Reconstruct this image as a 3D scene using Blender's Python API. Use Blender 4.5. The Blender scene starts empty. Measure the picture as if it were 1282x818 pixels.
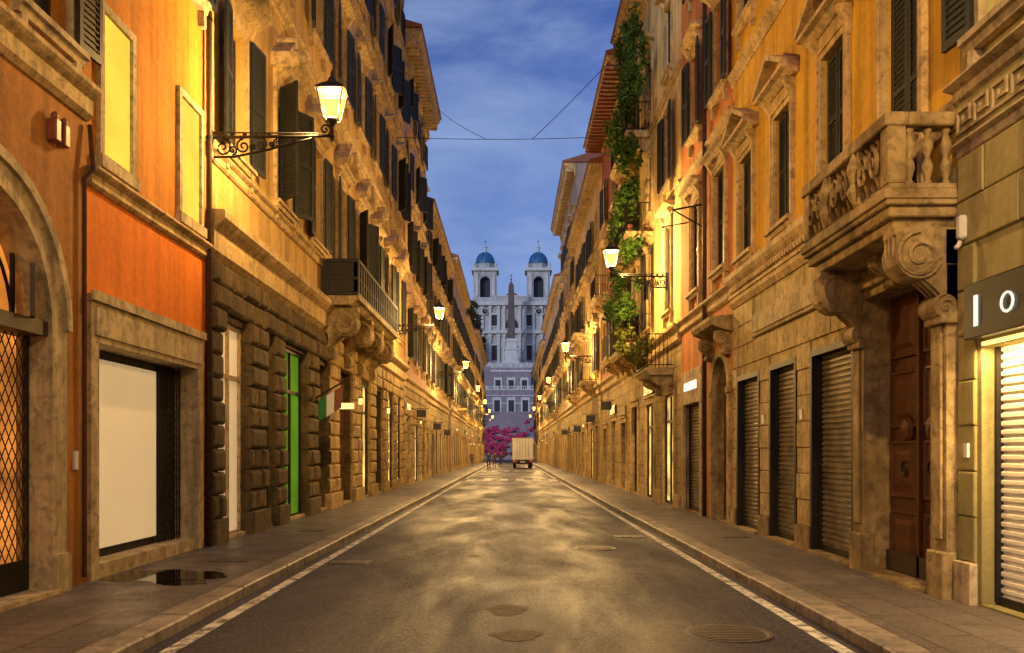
import bpy, bmesh, math, random
from mathutils import Vector, Matrix
random.seed(7)
R=random.random
def U(a,b): return a+(b-a)*random.random()
D=bpy.data
scene=bpy.context.scene
COL=scene.collection

# ---------------------------------------------------------------- materials
class NT:
    def __init__(s,name):
        s.m=D.materials.new(name); s.m.use_nodes=True
        s.t=s.m.node_tree; s.n=s.t.nodes; s.l=s.t.links
        s.b=s.n['Principled BSDF']; s.out=s.n['Material Output']
        s.tc=s.n.new('ShaderNodeTexCoord')
    def new(s,typ,**k):
        nd=s.n.new('ShaderNode'+typ)
        for a,b in k.items(): setattr(nd,a,b)
        return nd
    def mapc(s,scale=(1,1,1),rot=(0,0,0)):
        mp=s.new('Mapping'); mp.inputs['Scale'].default_value=scale; mp.inputs['Rotation'].default_value=rot
        s.l.new(s.tc.outputs['Object'],mp.inputs['Vector']); return mp.outputs[0]
    def noise(s,scale,detail=3,rough=.6,vec=None,dist=0):
        nd=s.new('TexNoise'); nd.inputs['Scale'].default_value=scale; nd.inputs['Detail'].default_value=detail
        nd.inputs['Roughness'].default_value=rough; nd.inputs['Distortion'].default_value=dist
        s.l.new(vec if vec else s.tc.outputs['Object'],nd.inputs['Vector']); return nd.outputs['Fac']
    def ramp(s,fac,stops):
        nd=s.new('ValToRGB'); cr=nd.color_ramp
        while len(cr.elements)<len(stops): cr.elements.new(.5)
        for e,(p,c) in zip(cr.elements,stops):
            e.position=p; e.color=(c[0],c[1],c[2],1) if hasattr(c,'__len__') else (c,c,c,1)
        s.l.new(fac,nd.inputs[0]); return nd.outputs[0]
    def mix(s,fac,a,b,bt='MIX'):
        nd=s.new('Mix',data_type='RGBA',blend_type=bt)
        for i,v in ((0,fac),(6,a),(7,b)):
            if isinstance(v,(int,float)): nd.inputs[i].default_value=v if i==0 else (v,v,v,1)
            elif isinstance(v,tuple): nd.inputs[i].default_value=(v[0],v[1],v[2],1)
            else: s.l.new(v,nd.inputs[i])
        return nd.outputs[2]
    def bump(s,h,strength=.5,dist=.02,prev=None):
        nd=s.new('Bump'); nd.inputs['Strength'].default_value=strength; nd.inputs['Distance'].default_value=dist
        s.l.new(h,nd.inputs['Height'])
        if prev: s.l.new(prev,nd.inputs['Normal'])
        return nd.outputs[0]
    def set(s,col=None,rough=None,normal=None,metal=None,spec=None):
        for k,v in (('Base Color',col),('Roughness',rough),('Normal',normal),('Metallic',metal),('Specular IOR Level',spec)):
            if v is None: continue
            if isinstance(v,tuple): s.b.inputs[k].default_value=(v[0],v[1],v[2],1)
            elif isinstance(v,(int,float)): s.b.inputs[k].default_value=v
            else: s.l.new(v,s.b.inputs[k])
        return s.m
def sc(c,k): return (c[0]*k,c[1]*k,c[2]*k)

def plaster(name,c,c2=None,rough=.85,amt=1.0):
    m=NT(name); c2=c2 or sc(c,.62)
    n1=m.noise(.55,4,.7); 
    st=m.noise(1.0,3,.6,m.mapc((3.2,3.2,.22)))
    fine=m.noise(9,4,.75)
    a=m.mix(m.ramp(n1,[(.36,0),(.64,1)]),c,c2)
    a=m.mix(m.ramp(st,[(.45,0),(.74,.85*amt)]),a,sc(c,.28))
    a=m.mix(m.ramp(fine,[(.3,.3),(.6,0)]),a,sc(c,1.35))
    sep=m.new('SeparateXYZ'); m.l.new(m.tc.outputs['Object'],sep.inputs[0])
    ad=m.new('MapRange'); m.l.new(sep.outputs['Z'],ad.inputs[0]); ad.inputs[1].default_value=.1; ad.inputs[2].default_value=1.5; ad.inputs[3].default_value=.7; ad.inputs[4].default_value=0
    mm=m.new('Math',operation='MULTIPLY'); m.l.new(ad.outputs[0],mm.inputs[0]); m.l.new(m.ramp(n1,[(.3,1),(.7,.3)]),mm.inputs[1])
    a=m.mix(mm.outputs[0],a,sc(c,.25))
    b=m.bump(fine,.5,.025)
    return m.set(a,rough,b,None,.25)
def stone(name,c,c2=None,bw=None,bh=.42,rough=.8,bs=.6,mort=.012):
    m=NT(name); c2=c2 or sc(c,.5)
    n1=m.noise(1.1,3,.7); n2=m.noise(7,5,.75,dist=.6)
    st=m.noise(1.0,3,.65,m.mapc((4,4,.3)))
    a=m.mix(m.ramp(n1,[(.35,0),(.65,1)]),c,c2)
    a=m.mix(m.ramp(n2,[(.48,0),(.68,.85)]),a,sc(c,.24))
    a=m.mix(m.ramp(st,[(.5,0),(.75,.8)]),a,sc(c,.22))
    b=m.bump(n2,bs,.035)
    if bw:
        sep=m.new('SeparateXYZ'); m.l.new(m.tc.outputs['Object'],sep.inputs[0])
        cb=m.new('CombineXYZ'); m.l.new(sep.outputs['Y'],cb.inputs[0]); m.l.new(sep.outputs['Z'],cb.inputs[1])
        br=m.new('TexBrick'); m.l.new(cb.outputs[0],br.inputs['Vector'])
        for k,v in (('Scale',1),('Mortar Size',mort),('Mortar Smooth',.3),('Brick Width',bw),('Row Height',bh)): br.inputs[k].default_value=v
        br.inputs['Color1'].default_value=(1,1,1,1); br.inputs['Color2'].default_value=(.7,.7,.7,1); br.inputs['Mortar'].default_value=(.18,.18,.18,1)
        a=m.mix(.9,a,br.outputs['Color'],'MULTIPLY')
        b=m.bump(m.ramp(br.outputs['Fac'],[(0,1),(1,0)]),1,.03)
    return m.set(a,rough,b,None,.25)
def simple(name,c,rough=.5,metal=0,var=.4,bs=.15,nsc=12):
    m=NT(name); n=m.noise(nsc,3,.65)
    a=m.mix(m.ramp(n,[(.35,0),(.7,1)]),c,sc(c,1-var))
    return m.set(a,rough,m.bump(n,bs,.01) if bs>.2 else None,metal)
def emis(name,c,s,var=0.35,nsc=1.5,base=(.04,.03,.02),spec=.1):
    m=NT(name); n=m.noise(nsc,2,.5)
    a=m.mix(m.ramp(n,[(.3,0),(.7,1)]),c,sc(c,1-var))
    m.l.new(a,m.b.inputs['Emission Color']); m.b.inputs['Emission Strength'].default_value=s
    return m.set(base,.9,None,None,spec)

M={}
M['A1']=plaster('brown_plaster',(.50,.22,.055),(.32,.13,.033))
M['A2']=plaster('orange_plaster',(.76,.22,.02),(.64,.165,.015),amt=.5)
M['A2u']=plaster('orange_upper_plaster',(.60,.24,.03),(.42,.16,.02))
M['Bu']=plaster('ochre_palazzo_plaster',(.66,.43,.15),(.48,.30,.10))
M['Bt']=stone('palazzo_trim',(.68,.50,.26),(.46,.32,.15),bs=.45)
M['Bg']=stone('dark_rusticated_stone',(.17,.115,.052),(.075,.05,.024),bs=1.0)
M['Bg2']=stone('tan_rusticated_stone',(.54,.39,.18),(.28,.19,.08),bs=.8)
M['C']=plaster('pink_plaster',(.66,.38,.26),(.5,.28,.2))
M['Dd']=plaster('cream_plaster',(.72,.55,.32),(.52,.38,.21))
M['E']=plaster('tan_plaster',(.60,.41,.22),(.44,.30,.17))
M['R1']=plaster('olive_plaster',(.40,.34,.14),(.27,.23,.09))
M['R2']=plaster('yellow_ochre_plaster',(.72,.42,.05),(.54,.30,.035),amt=.9)
M['R2g']=stone('travertine_blocks',(.64,.49,.25),(.40,.30,.14),bs=.35)
M['R3']=plaster('salmon_plaster',(.68,.27,.09),(.5,.185,.065))
M['R4']=plaster('yellow_cream_plaster',(.78,.59,.26),(.58,.42,.17))
M['R4r']=plaster('red_plaster',(.5,.17,.09),(.4,.14,.08))
M['R6']=plaster('rose_grey_plaster',(.46,.33,.27),(.34,.25,.21))
M['gst']=stone('ashlar_ground_floor',(.66,.50,.25),(.44,.32,.16),bw=1.1,bh=.42,bs=.3)
M['trav']=stone('travertine',(.62,.49,.31),(.42,.33,.19),bs=.35)
M['travd']=stone('weathered_travertine',(.60,.45,.22),(.20,.135,.06),bs=.9)
M['shut']=simple('dark_green_louvre_paint',(.017,.02,.018),.6,nsc=5)
M['shutb']=simple('brown_louvre_paint',(.055,.03,.015),.55,nsc=5)
M['wood']=simple('carved_dark_wood',(.12,.043,.016),.38,nsc=8,bs=.4)
M['woodd']=simple('blackened_wood',(.020,.013,.008),.7,nsc=8,bs=.4)
M['roll']=simple('galvanised_roll_shutter',(.29,.235,.16),.42,.5,.6,nsc=3)
M['iron']=simple('wrought_iron',(.03,.024,.02),.5,.5)
M['pipe']=simple('drain_pipe_paint',(.08,.04,.025),.5,.3)
M['white']=simple('white_panel',(.82,.75,.60),.5,nsc=1.5,var=.12)
M['panel']=emis('lit_cream_display_panel',(1,.72,.38),.34,.15,1.2,(.80,.74,.60))
M['dark']=simple('interior_dark',(.03,.022,.015),.9)
M['green']=emis('green_glow_panel',(.12,.42,.015),.44,.5,1.2,(.09,.22,.03))  # weak green emission put into the panel colour stands in for shop light
M['greenp']=simple('green_cloth',(.03,.22,.05),.8)
M['litwin']=emis('lit_window_blind',(1,.60,.06),1.35,.2,1.3,spec=0)
M['litshop']=emis('lit_shop_interior',(1,.60,.16),2.0,.85,1.8)
M['orange_in']=emis('orange_interior',(.95,.30,.04),1.1,.8,1.6)
M['signw']=emis('lit_sign_face',(1,.88,.66),1.4,.1)
M['signy']=emis('warm_lamp_glass',(1,.62,.18),2.4,.1)
M['signb']=simple('black_sign',(.012,.012,.014),.35)
M['redpl']=simple('red_alarm_casing',(.26,.07,.035),.45)
M['whpl']=simple('white_plastic',(.75,.73,.68),.4,var=.1)
def glassm():
    m=NT('window_glass'); n=m.noise(1.5,2,.5)
    return m.set((.03,.035,.045),.08,m.bump(n,.1,.02),0,.8)
M['glass']=glassm()
def rooft():
    m=NT('terracotta_tiles'); w=m.new('TexWave',wave_type='BANDS',bands_direction='Y'); w.inputs['Scale'].default_value=4
    m.l.new(m.tc.outputs['Object'],w.inputs['Vector']); n=m.noise(4,3,.6)
    a=m.mix(n,(.36,.13,.07),(.2,.08,.05))
    return m.set(a,.8,m.bump(w.outputs['Fac'],.8,.05))
M['roof']=rooft()
def leafm(name,c1,c2,c3):
    m=NT(name); n=m.noise(1.3,2,.6); n2=m.noise(14,1,.5)
    a=m.mix(m.ramp(n,[(.35,0),(.65,1)]),c1,c2); a=m.mix(m.ramp(n2,[(.45,0),(.7,1)]),a,c3)
    return m.set(a,.6,None,None,.25)
M['leaf']=leafm('balcony_foliage',(.045,.11,.012),(.018,.05,.008),(.10,.18,.025))
M['leafy']=leafm('yellow_green_foliage',(.15,.18,.02),(.07,.10,.012),(.28,.28,.04))
M['leafd']=leafm('dark_evergreen',(.03,.045,.02),(.015,.026,.012),(.06,.07,.03))
M['azal']=leafm('azalea_blossom',(.75,.03,.16),(.55,.02,.11),(.85,.22,.40))
M['bark']=simple('bark',(.10,.07,.045),.9,nsc=6,bs=.6)
def panem():
    m=D.materials.new('lantern_pane'); m.use_nodes=True; n=m.node_tree.nodes; l=m.node_tree.links
    n.remove(n['Principled BSDF']); e=n.new('ShaderNodeEmission'); e.inputs[0].default_value=(1,.50,.09,1); e.inputs[1].default_value=1.2
    t=n.new('ShaderNodeBsdfTransparent'); a=n.new('ShaderNodeAddShader'); l.new(e.outputs[0],a.inputs[0]); l.new(t.outputs[0],a.inputs[1]); l.new(a.outputs[0],n['Material Output'].inputs[0])
    return m
M['pane']=panem()
def asphalt():
    m=NT('asphalt'); n=m.noise(.5,4,.65); f=m.noise(34,3,.8); st=m.noise(1,3,.6,m.mapc((1.6,.12,1)))
    a=m.mix(m.ramp(n,[(.3,0),(.7,1)]),(.030,.028,.050),(.052,.046,.070))
    a=m.mix(m.ramp(st,[(.45,0),(.70,.85)]),a,(.014,.013,.026))
    a=m.mix(m.ramp(f,[(.47,0),(.64,.85)]),a,(.12,.108,.14))
    a=m.mix(m.ramp(f,[(.34,.85),(.47,0)]),a,(.008,.007,.012))
    vo=m.new('TexVoronoi',feature='DISTANCE_TO_EDGE'); vo.inputs['Scale'].default_value=.5
    nn=m.new('TexNoise'); nn.inputs['Scale'].default_value=1.4; m.l.new(m.tc.outputs['Object'],nn.inputs[0])
    va=m.new('VectorMath',operation='ADD'); m.l.new(m.tc.outputs['Object'],va.inputs[0]); m.l.new(nn.outputs['Color'],va.inputs[1]); m.l.new(va.outputs[0],vo.inputs['Vector'])
    cr=m.ramp(vo.outputs['Distance'],[(0,1),(.012,0)])
    mu=m.new('Math',operation='MULTIPLY'); m.l.new(cr,mu.inputs[0]); m.l.new(m.ramp(n,[(.47,0),(.55,.9)]),mu.inputs[1])
    a=m.mix(mu.outputs[0],a,(.006,.005,.007))
    wet=m.noise(.7,4,.65,m.mapc((1,.3,1)),.4)
    r=m.ramp(wet,[(.36,.44),(.64,.66)])
    return m.set(a,r,m.bump(f,.5,.008),None,m.ramp(wet,[(.36,.14),(.64,.05)]))
M['asphalt']=asphalt()
def paving(name,c,bw,bh,rl=.3,rh=.6):
    m=NT(name); br=m.new('TexBrick'); m.l.new(m.mapc((1,1,1),(0,0,math.radians(90))),br.inputs['Vector'])
    for k,v in (('Scale',1),('Mortar Size',.011),('Mortar Smooth',.2),('Brick Width',bw),('Row Height',bh)): br.inputs[k].default_value=v
    br.inputs['Color1'].default_value=(*c,1); br.inputs['Color2'].default_value=(*sc(c,.5),1); br.inputs['Mortar'].default_value=(*sc(c,.1),1)
    n=m.noise(1.2,4,.7); n2=m.noise(26,3,.7)
    a=m.mix(m.ramp(n,[(.35,0),(.62,.8)]),br.outputs['Color'],sc(c,.35))
    a=m.mix(m.ramp(n2,[(.5,0),(.7,.7)]),a,sc(c,1.7))
    b=m.bump(m.ramp(br.outputs['Fac'],[(0,1),(1,0)]),.9,.015)
    return m.set(a,m.ramp(n,[(.3,rl),(.65,rh)]),b,None,.28)
M['pave']=paving('stone_paving',(.18,.15,.145),.95,.5,.28,.6)
M['piazza']=paving('cobble_setts',(.10,.09,.085),.2,.2)
M['kerb']=stone('kerb_stone',(.36,.30,.26),(.2,.17,.15),bs=.3,rough=.5)
def paintm():
    m=NT('worn_road_paint'); n=m.noise(5,5,.8)
    a=m.mix(m.ramp(n,[(.38,0),(.56,1)]),(.08,.07,.068),(.75,.72,.68))
    return m.set(a,.6,None,None,.2)
M['paint']=paintm()
M['ground']=simple('ground_earth',(.10,.09,.07),.9)
M['church']=stone('pale_church_stucco',(.66,.64,.62),(.56,.55,.54),bs=.2)
M['churcht']=stone('church_trim_stone',(.84,.82,.78),(.78,.76,.72),bs=.2)
M['dome']=simple('lead_dome',(.06,.20,.42),.4,.2,nsc=1)
M['churchw']=simple('church_window',(.02,.025,.04),.5)
M['steps']=stone('steps_travertine',(.42,.34,.38),(.30,.24,.28),bs=.2)
M['granite']=stone('obelisk_granite',(.22,.16,.15),(.16,.12,.11),bs=.2)
M['puddle']=NT('puddle_water').set((.012,.010,.009),.04)
M['cast']=simple('cast_iron_cover',(.11,.09,.075),.5,.5,nsc=30,bs=.5)

# ---------------------------------------------------------------- geometry
class Geo:
    def __init__(s,mat,smooth=False,bevel=0): s.v=[];s.f=[];s.mat=mat;s.smooth=smooth;s.bevel=bevel
    def add(s,vs,fs):
        n=len(s.v); s.v.extend(vs); s.f.extend([tuple(i+n for i in f) for f in fs])
    def box(s,x0,x1,y0,y1,z0,z1):
        s.add([(x0,y0,z0),(x1,y0,z0),(x1,y1,z0),(x0,y1,z0),(x0,y0,z1),(x1,y0,z1),(x1,y1,z1),(x0,y1,z1)],
              [(0,3,2,1),(4,5,6,7),(0,1,5,4),(1,2,6,5),(2,3,7,6),(3,0,4,7)])
    def ring(s,rings,cap=True,closed=True):
        n=len(rings[0]); vs=[p for r in rings for p in r]; fs=[]
        for i in range(len(rings)-1):
            for j in range(n if closed else n-1):
                k=(j+1)%n; fs.append((i*n+j,i*n+k,(i+1)*n+k,(i+1)*n+j))
        if cap: fs.append(tuple(range(n))[::-1]); fs.append(tuple((len(rings)-1)*n+j for j in range(n)))
        s.add(vs,fs)
    def lathe(s,cx,cy,prof,n=12,rot=0):
        s.ring([[(cx+r*math.cos(rot+2*math.pi*k/n),cy+r*math.sin(rot+2*math.pi*k/n),z) for k in range(n)] for r,z in prof])
    def tube(s,pts,r,n=6,r2=None):
        P=[Vector(p) for p in pts]; rings=[]
        for i,p in enumerate(P):
            t=(P[min(i+1,len(P)-1)]-P[max(i-1,0)])
            if t.length<1e-6: t=Vector((0,0,1))
            t.normalize(); ref=Vector((0,1,0)) if abs(t.y)<.9 else Vector((1,0,0))
            a=t.cross(ref).normalized(); b=t.cross(a)
            rr=r if r2 is None else r+(r2-r)*i/(len(P)-1)
            rings.append([tuple(p+a*rr*math.cos(2*math.pi*k/n)+b*rr*math.sin(2*math.pi*k/n)) for k in range(n)])
        s.ring(rings)
    def obj(s,name,parent=None,recalc=True):
        me=D.meshes.new(name); me.from_pydata(s.v,[],s.f)
        if recalc:
            bm=bmesh.new(); bm.from_mesh(me); bmesh.ops.recalc_face_normals(bm,faces=bm.faces); bm.to_mesh(me); bm.free()
        if s.smooth: me.polygons.foreach_set('use_smooth',[True]*len(me.polygons))
        me.materials.append(s.mat); o=D.objects.new(name,me); COL.objects.link(o)
        if parent: o.parent=parent
        if s.bevel:
            b=o.modifiers.new('bevel','BEVEL'); b.width=s.bevel; b.segments=1; b.limit_method='ANGLE'
        return o
def empty(name,loc=(0,0,0)):
    e=D.objects.new(name,None); COL.objects.link(e); e.location=loc; e.empty_display_size=.3; return e
def leaves(g,c,rad,n,size,clumps=None):
    clumps=clumps or max(4,n//60)
    cs=[]
    for _ in range(clumps):
        while True:
            p=Vector((U(-1,1),U(-1,1),U(-1,1)))
            if p.length<1: break
        p=p*(.55+.4*R()); cs.append((Vector((c[0]+p.x*rad[0],c[1]+p.y*rad[1],c[2]+p.z*rad[2])),U(.2,.42)))
    for _ in range(n):
        cc,k=random.choice(cs)
        p=cc+Vector((random.gauss(0,.6)*rad[0]*k,random.gauss(0,.6)*rad[1]*k,random.gauss(0,.6)*rad[2]*k))
        a=Vector((U(-1,1),U(-1,1),U(-1,1))).normalized(); b=a.cross(Vector((U(-1,1),U(-1,1),U(-1,1)))).normalized()
        s=size*U(.6,1.4); a*=s; b*=s*.55
        g.add([tuple(p-a),tuple(p+b),tuple(p+a),tuple(p-b)],[(0,1,2,3)])

E_=.003
class Bld:
    def __init__(s,name,side,W): s.root=empty(name); s.side=side; s.W=W; s.parts={}
    def g(s,part,mat,smooth=False,bevel=0):
        k=(part,mat)
        if k not in s.parts: s.parts[k]=Geo(M[mat],smooth,bevel)
        return s.parts[k]
    def P(s,o,y,z): return (s.side*(s.W-o),y,z)
    def box(s,part,mat,o0,o1,y0,y1,z0,z1,bevel=0):
        a=s.side*(s.W-o0); b=s.side*(s.W-o1); s.g(part,mat,False,bevel).box(min(a,b),max(a,b),y0,y1,z0,z1)
    def quad(s,part,mat,pts): s.g(part,mat).add([s.P(*p) for p in pts],[tuple(range(len(pts)))])
    def prof(s,part,mat,poly,y0,y1,bevel=0):
        s.g(part,mat,False,bevel).ring([[s.P(o,y0,z) for o,z in poly],[s.P(o,y1,z) for o,z in poly]])
    def face(s,part,mat,poly,o0,o1,bevel=0):
        s.g(part,mat,False,bevel).ring([[s.P(o0,y,z) for y,z in poly],[s.P(o1,y,z) for y,z in poly]])
    def fbox(s,part,mat,org,u,n,u0,u1,n0,n1,z0,z1,tilt=0):
        pts=[]
        for zz in (z0,z1):
            for (a,b) in ((u0,n0),(u1,n0),(u1,n1),(u0,n1)):
                zt=zz+(tilt if b==n1 else 0)
                pts.append(s.P(org[0]+u[0]*a+n[0]*b,org[1]+u[1]*a+n[1]*b,zt))
        s.g(part,mat).add(pts,[(0,3,2,1),(4,5,6,7),(0,1,5,4),(1,2,6,5),(2,3,7,6),(3,0,4,7)])
    def wall(s,part,mat,y0,y1,z0,z1,ops,depth=.35,rmat=None,o=0):
        ys=sorted(set([y0,y1]+[v for p in ops for v in p[:2] if y0<v<y1])); zs=sorted(set([z0,z1]+[v for p in ops for v in p[2:4] if z0<v<z1]))
        for i in range(len(ys)-1):
            for j in range(len(zs)-1):
                cy=(ys[i]+ys[i+1])/2; cz=(zs[j]+zs[j+1])/2
                if any(p[0]<cy<p[1] and p[2]<cz<p[3] for p in ops): continue
                s.quad(part,mat,[(o,ys[i],zs[j]),(o,ys[i+1],zs[j]),(o,ys[i+1],zs[j+1]),(o,ys[i],zs[j+1])])
        for p in ops:
            a,b,c,d=p[:4]; r=rmat or mat; c=max(c,z0); d=min(d,z1)
            for q in ([(a,c),(a,d)],[(b,c),(b,d)],[(a,d),(b,d)],[(a,c),(b,c)]):
                (ya,za),(yb,zb)=q
                s.quad(part+'_reveals',r,[(o,ya,za),(o,yb,zb),(-depth,yb,zb),(-depth,ya,za)])
    def body(s,y0,y1,H,deep=10,mat='dark',rmat='roof',over=.7,z0=0):
        s.box('building_body',mat,-.36,-deep,y0+.01,y1-.01,z0,H-.02)
        s.quad('building_sides',s.wm,[(0,y0,z0),(0,y0,H),(-deep,y0-.001,H),(-deep,y0-.001,z0)])
        s.quad('building_sides',s.wm,[(0,y1,z0),(0,y1,H),(-deep,y1+.001,H),(-deep,y1+.001,z0)])
        s.prof('roof',rmat,[(over+.05,H+.02),(over+.05,H+.12),(-5,H+1.9),(-deep,H+.1),(-deep,H)],y0-.15,y1+.15)
    def cornice(s,z,y0,y1,over=.6,h=.8,mat='Bt',dent=True,dp=.5):
        s.prof('cornice',mat,[(-.05,z-h),(.06,z-h),(.1,z-h*.8),(.1,z-h*.55),(over*.45,z-h*.45),(over*.5,z-h*.3),(over*.9,z-h*.25),(over,z-h*.05),(over,z),(-.05,z)],y0,y1)
        if dent:
            n=int((y1-y0)/dp)
            for i in range(n):
                yy=y0+(i+.5)*(y1-y0)/n; s.box('cornice_modillions',mat,.1,over*.8,yy-dp*.2,yy+dp*.2,z-h*.62,z-h*.27)
    def string(s,z0,z1,y0,y1,out=.12,mat='Bt',part='string_course'):
        h=z1-z0
        s.prof(part,mat,[(-.03,z0),(.03,z0),(out*.45,z0+h*.15),(out*.45,z0+h*.6),(out*.8,z0+h*.72),(out,z0+h*.82),(out,z1-.02),(out*.9,z1),(-.03,z1)],y0,y1)
    def leaf(s,yh,dy,ang,w,z0,z1,mat='shut',oh=.04,slat=.075,part='shutters'):
        u=(math.sin(ang),math.cos(ang)*dy); n=(math.cos(ang),-math.sin(ang)*dy); org=(oh,yh); t=.05; f=.07
        for (a,b,c,d) in ((0,f,z0,z1),(w-f,w,z0,z1),(f,w-f,z0,z0+.1),(f,w-f,z1-.08,z1),(f,w-f,(z0+z1)/2-.04,(z0+z1)/2+.04)):
            s.fbox(part,mat,org,u,n,a,b,0,t,c,d)
        if slat:
            z=z0+.1
            while z<z1-.1:
                s.fbox(part,mat,org,u,n,f,w-f,.004,t-.004,z,z+.014,-.045 if n[0]>0 else .045); z+=slat
        s.fbox(part,mat,org,u,n,f,w-f,.021,.027,z0+.1,z1-.08)
    def window(s,yc,w,z0,z1,tm='Bt',sm='shut',mode='closed',ped=None,fr=.14,sill=True,slat=.075,lit=None,brk=True):
        a=yc-w/2; b=yc+w/2
        s.box('window_frames',tm,-.02,.06,a-fr,a+E_,z0,z1); s.box('window_frames',tm,-.02,.06,b-E_,b+fr,z0,z1)
        s.box('window_frames',tm,-.02,.063,a-fr,b+fr,z1-E_,z1+fr)
        if fr>.1:
            s.box('window_frames',tm,.06,.085,a-fr,a-fr*.6,z0,z1+fr*.6); s.box('window_frames',tm,.06,.085,b+fr*.6,b+fr,z0,z1+fr*.6); s.box('window_frames',tm,.063,.088,a-fr,b+fr,z1+fr*.6,z1+fr)
        if sill:
            s.prof('window_sills',tm,[(-.02,z0-.16),(.1,z0-.16),(.12,z0-.08),(.17,z0-.07),(.17,z0+E_),(-.02,z0+E_)],a-fr-.06,b+fr+.06)
            for q in (a-fr,b+fr-.12): s.box('window_sills',tm,-.02,.1,q,q+.12,z0-.42,z0-.16)
        if lit:
            s.box('lit_windows',lit,-.2,-.17,a,b,z0,z1)
        else:
            s.box('glazing','glass',-.27,-.25,a,b,z0,z1)
        if mode!='closed' or lit:
            for q in (a,b-.05,yc-.03): s.box('window_sashes','shutb' if not lit else tm,-.17 if lit else -.25,-.14 if lit else -.2,q,q+.055,z0,z1)
            for zq in (z0,z0+(z1-z0)*.62,z1-.06): s.box('window_sashes','shutb' if not lit else tm,-.168 if lit else -.248,-.142 if lit else -.202,a+.055,b-.055,zq,zq+.05)
        if mode=='closed':
            h=w/2-.01; s.leaf(a+.005,1,U(0,.03),h,z0+.02,z1-.02,sm,-.1,slat); s.leaf(b-.005,-1,U(0,.03),h,z0+.02,z1-.02,sm,-.1,slat)
        elif mode=='open':
            s.leaf(a-.01,-1,U(.06,.16),w/2,z0,z1,sm,.095,slat); s.leaf(b+.01,1,U(.06,.16),w/2,z0,z1,sm,.095,slat)
        elif mode=='ajar':
            s.leaf(a,-1,U(.4,.9),w/2,z0,z1,sm,.095,slat); s.leaf(b,1,U(.4,.9),w/2,z0,z1,sm,.095,slat)
        if ped:
            zb=z1+fr+.18; e=fr+.22; A=a-e; B=b+e
            s.box('window_frieze',tm,-.02,.07,a-fr,b+fr,z1+fr,zb)
            s.prof('window_hoods',tm,[(-.02,zb),(.1,zb),(.22,zb+.07),(.32,zb+.08),(.32,zb+.15),(-.02,zb+.15)],A,B)
            if brk:
                for q in (a-fr-.02,b+fr-.1): s.prof('window_brackets',tm,[(-.02,zb-.45),(.06,zb-.45),(.1,zb-.2),(.2,zb-.06),(.2,zb),(-.02,zb)],q,q+.12)
            zt=zb+.15
            if ped=='tri':
                H=.2+.22*w
                s.face('pediments',tm,[(A,zt),(B,zt),(yc,zt+H)],-.02,.1)
                s.face('pediments',tm,[(A,zt),(A,zt+.09),(yc,zt+H+.1),(yc,zt+H)],-.02,.34); s.face('pediments',tm,[(B,zt),(B,zt+.09),(yc,zt+H+.1),(yc,zt+H)],-.02,.341)
            elif ped=='seg':
                H=.18+.2*w; hw=(B-A)/2; pts=[(yc-hw*math.cos(math.pi*k/12),zt+H*math.sin(math.pi*k/12)) for k in range(13)]
                s.face('pediments',tm,pts,-.02,.1)
                out=pts+[(yc-(hw-.09)*math.cos(math.pi*k/12),zt+(H-.1)*math.sin(math.pi*k/12)) for k in range(12,-1,-1)]
                for k in range(12): s.face('pediments',tm,[out[k],out[k+1],out[24-k],out[25-k]],-.02,.33)
            elif ped=='broken':
                H=.36+.24*w
                for sg in (-1,1):
                    e0=yc+sg*(B-A)/2; m0=yc+sg*(B-A)*.17
                    s.face('pediments',tm,[(e0,zt),(e0,zt+.12),(m0,zt+H+.02),(m0+sg*.02,zt+H-.16)],-.02,.42)
                    s.g('pediments',tm).ring([[s.P(o,m0+sg*.03+.13*math.cos(k*.628),zt+H-.07+.13*math.sin(k*.628)) for k in range(10)] for o in (-.02,.45)])
                s.face('pediments',tm,[(yc-.24,zt),(yc+.24,zt),(yc+.18,zt+.3),(yc+.22,zt+.5),(yc,zt+.7),(yc-.22,zt+.5),(yc-.18,zt+.3)],-.02,.22)
                s.g('pediments',tm).ring([[s.P(o,yc+r*.17*math.cos(k*.628),zt+.4+r*.22*math.sin(k*.628)) for k in range(10)] for o,r in ((.22,1),(.34,.8),(.38,.3))])
    def rust(s,y0,y1,z0,z1,ops,bl,bh,out,ch,mat,part='rusticated_blocks',jit=.3):
        rows=max(1,round((z1-z0)/bh)); h=(z1-z0)/rows
        for r in range(rows):
            za=z0+r*h; zb=za+h; segs=[(y0,y1)]
            for p in ops:
                if p[2]<zb-.02 and p[3]>za+.02:
                    ns=[]
                    for (a,b) in segs:
                        if p[1]<=a or p[0]>=b: ns.append((a,b)); continue
                        if p[0]-a>.08: ns.append((a,p[0]))
                        if b-p[1]>.08: ns.append((p[1],b))
                    segs=ns
            for (a,b) in segs:
                y=a; first=(r%2==0)
                while y<b-.02:
                    L=bl*(.55 if first else 1)*U(1-jit,1+jit); first=False
                    if b-(y+L)<bl*.4: L=b-y
                    e=.006; A=y+e; B=y+L-e; c=za+e; d=zb-e; o=out*U(.75,1.25)
                    g=s.g(part,mat)
                    rs=[]
                    for (oo,k) in ((-.01,0),(o*.55,0),(o*.85,ch*.45),(o,ch)):
                        rs.append([s.P(oo,A+k,c+k),s.P(oo,B-k,c+k),s.P(oo,B-k,d-k),s.P(oo,A+k,d-k)])
                    g.ring(rs); y+=L
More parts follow.
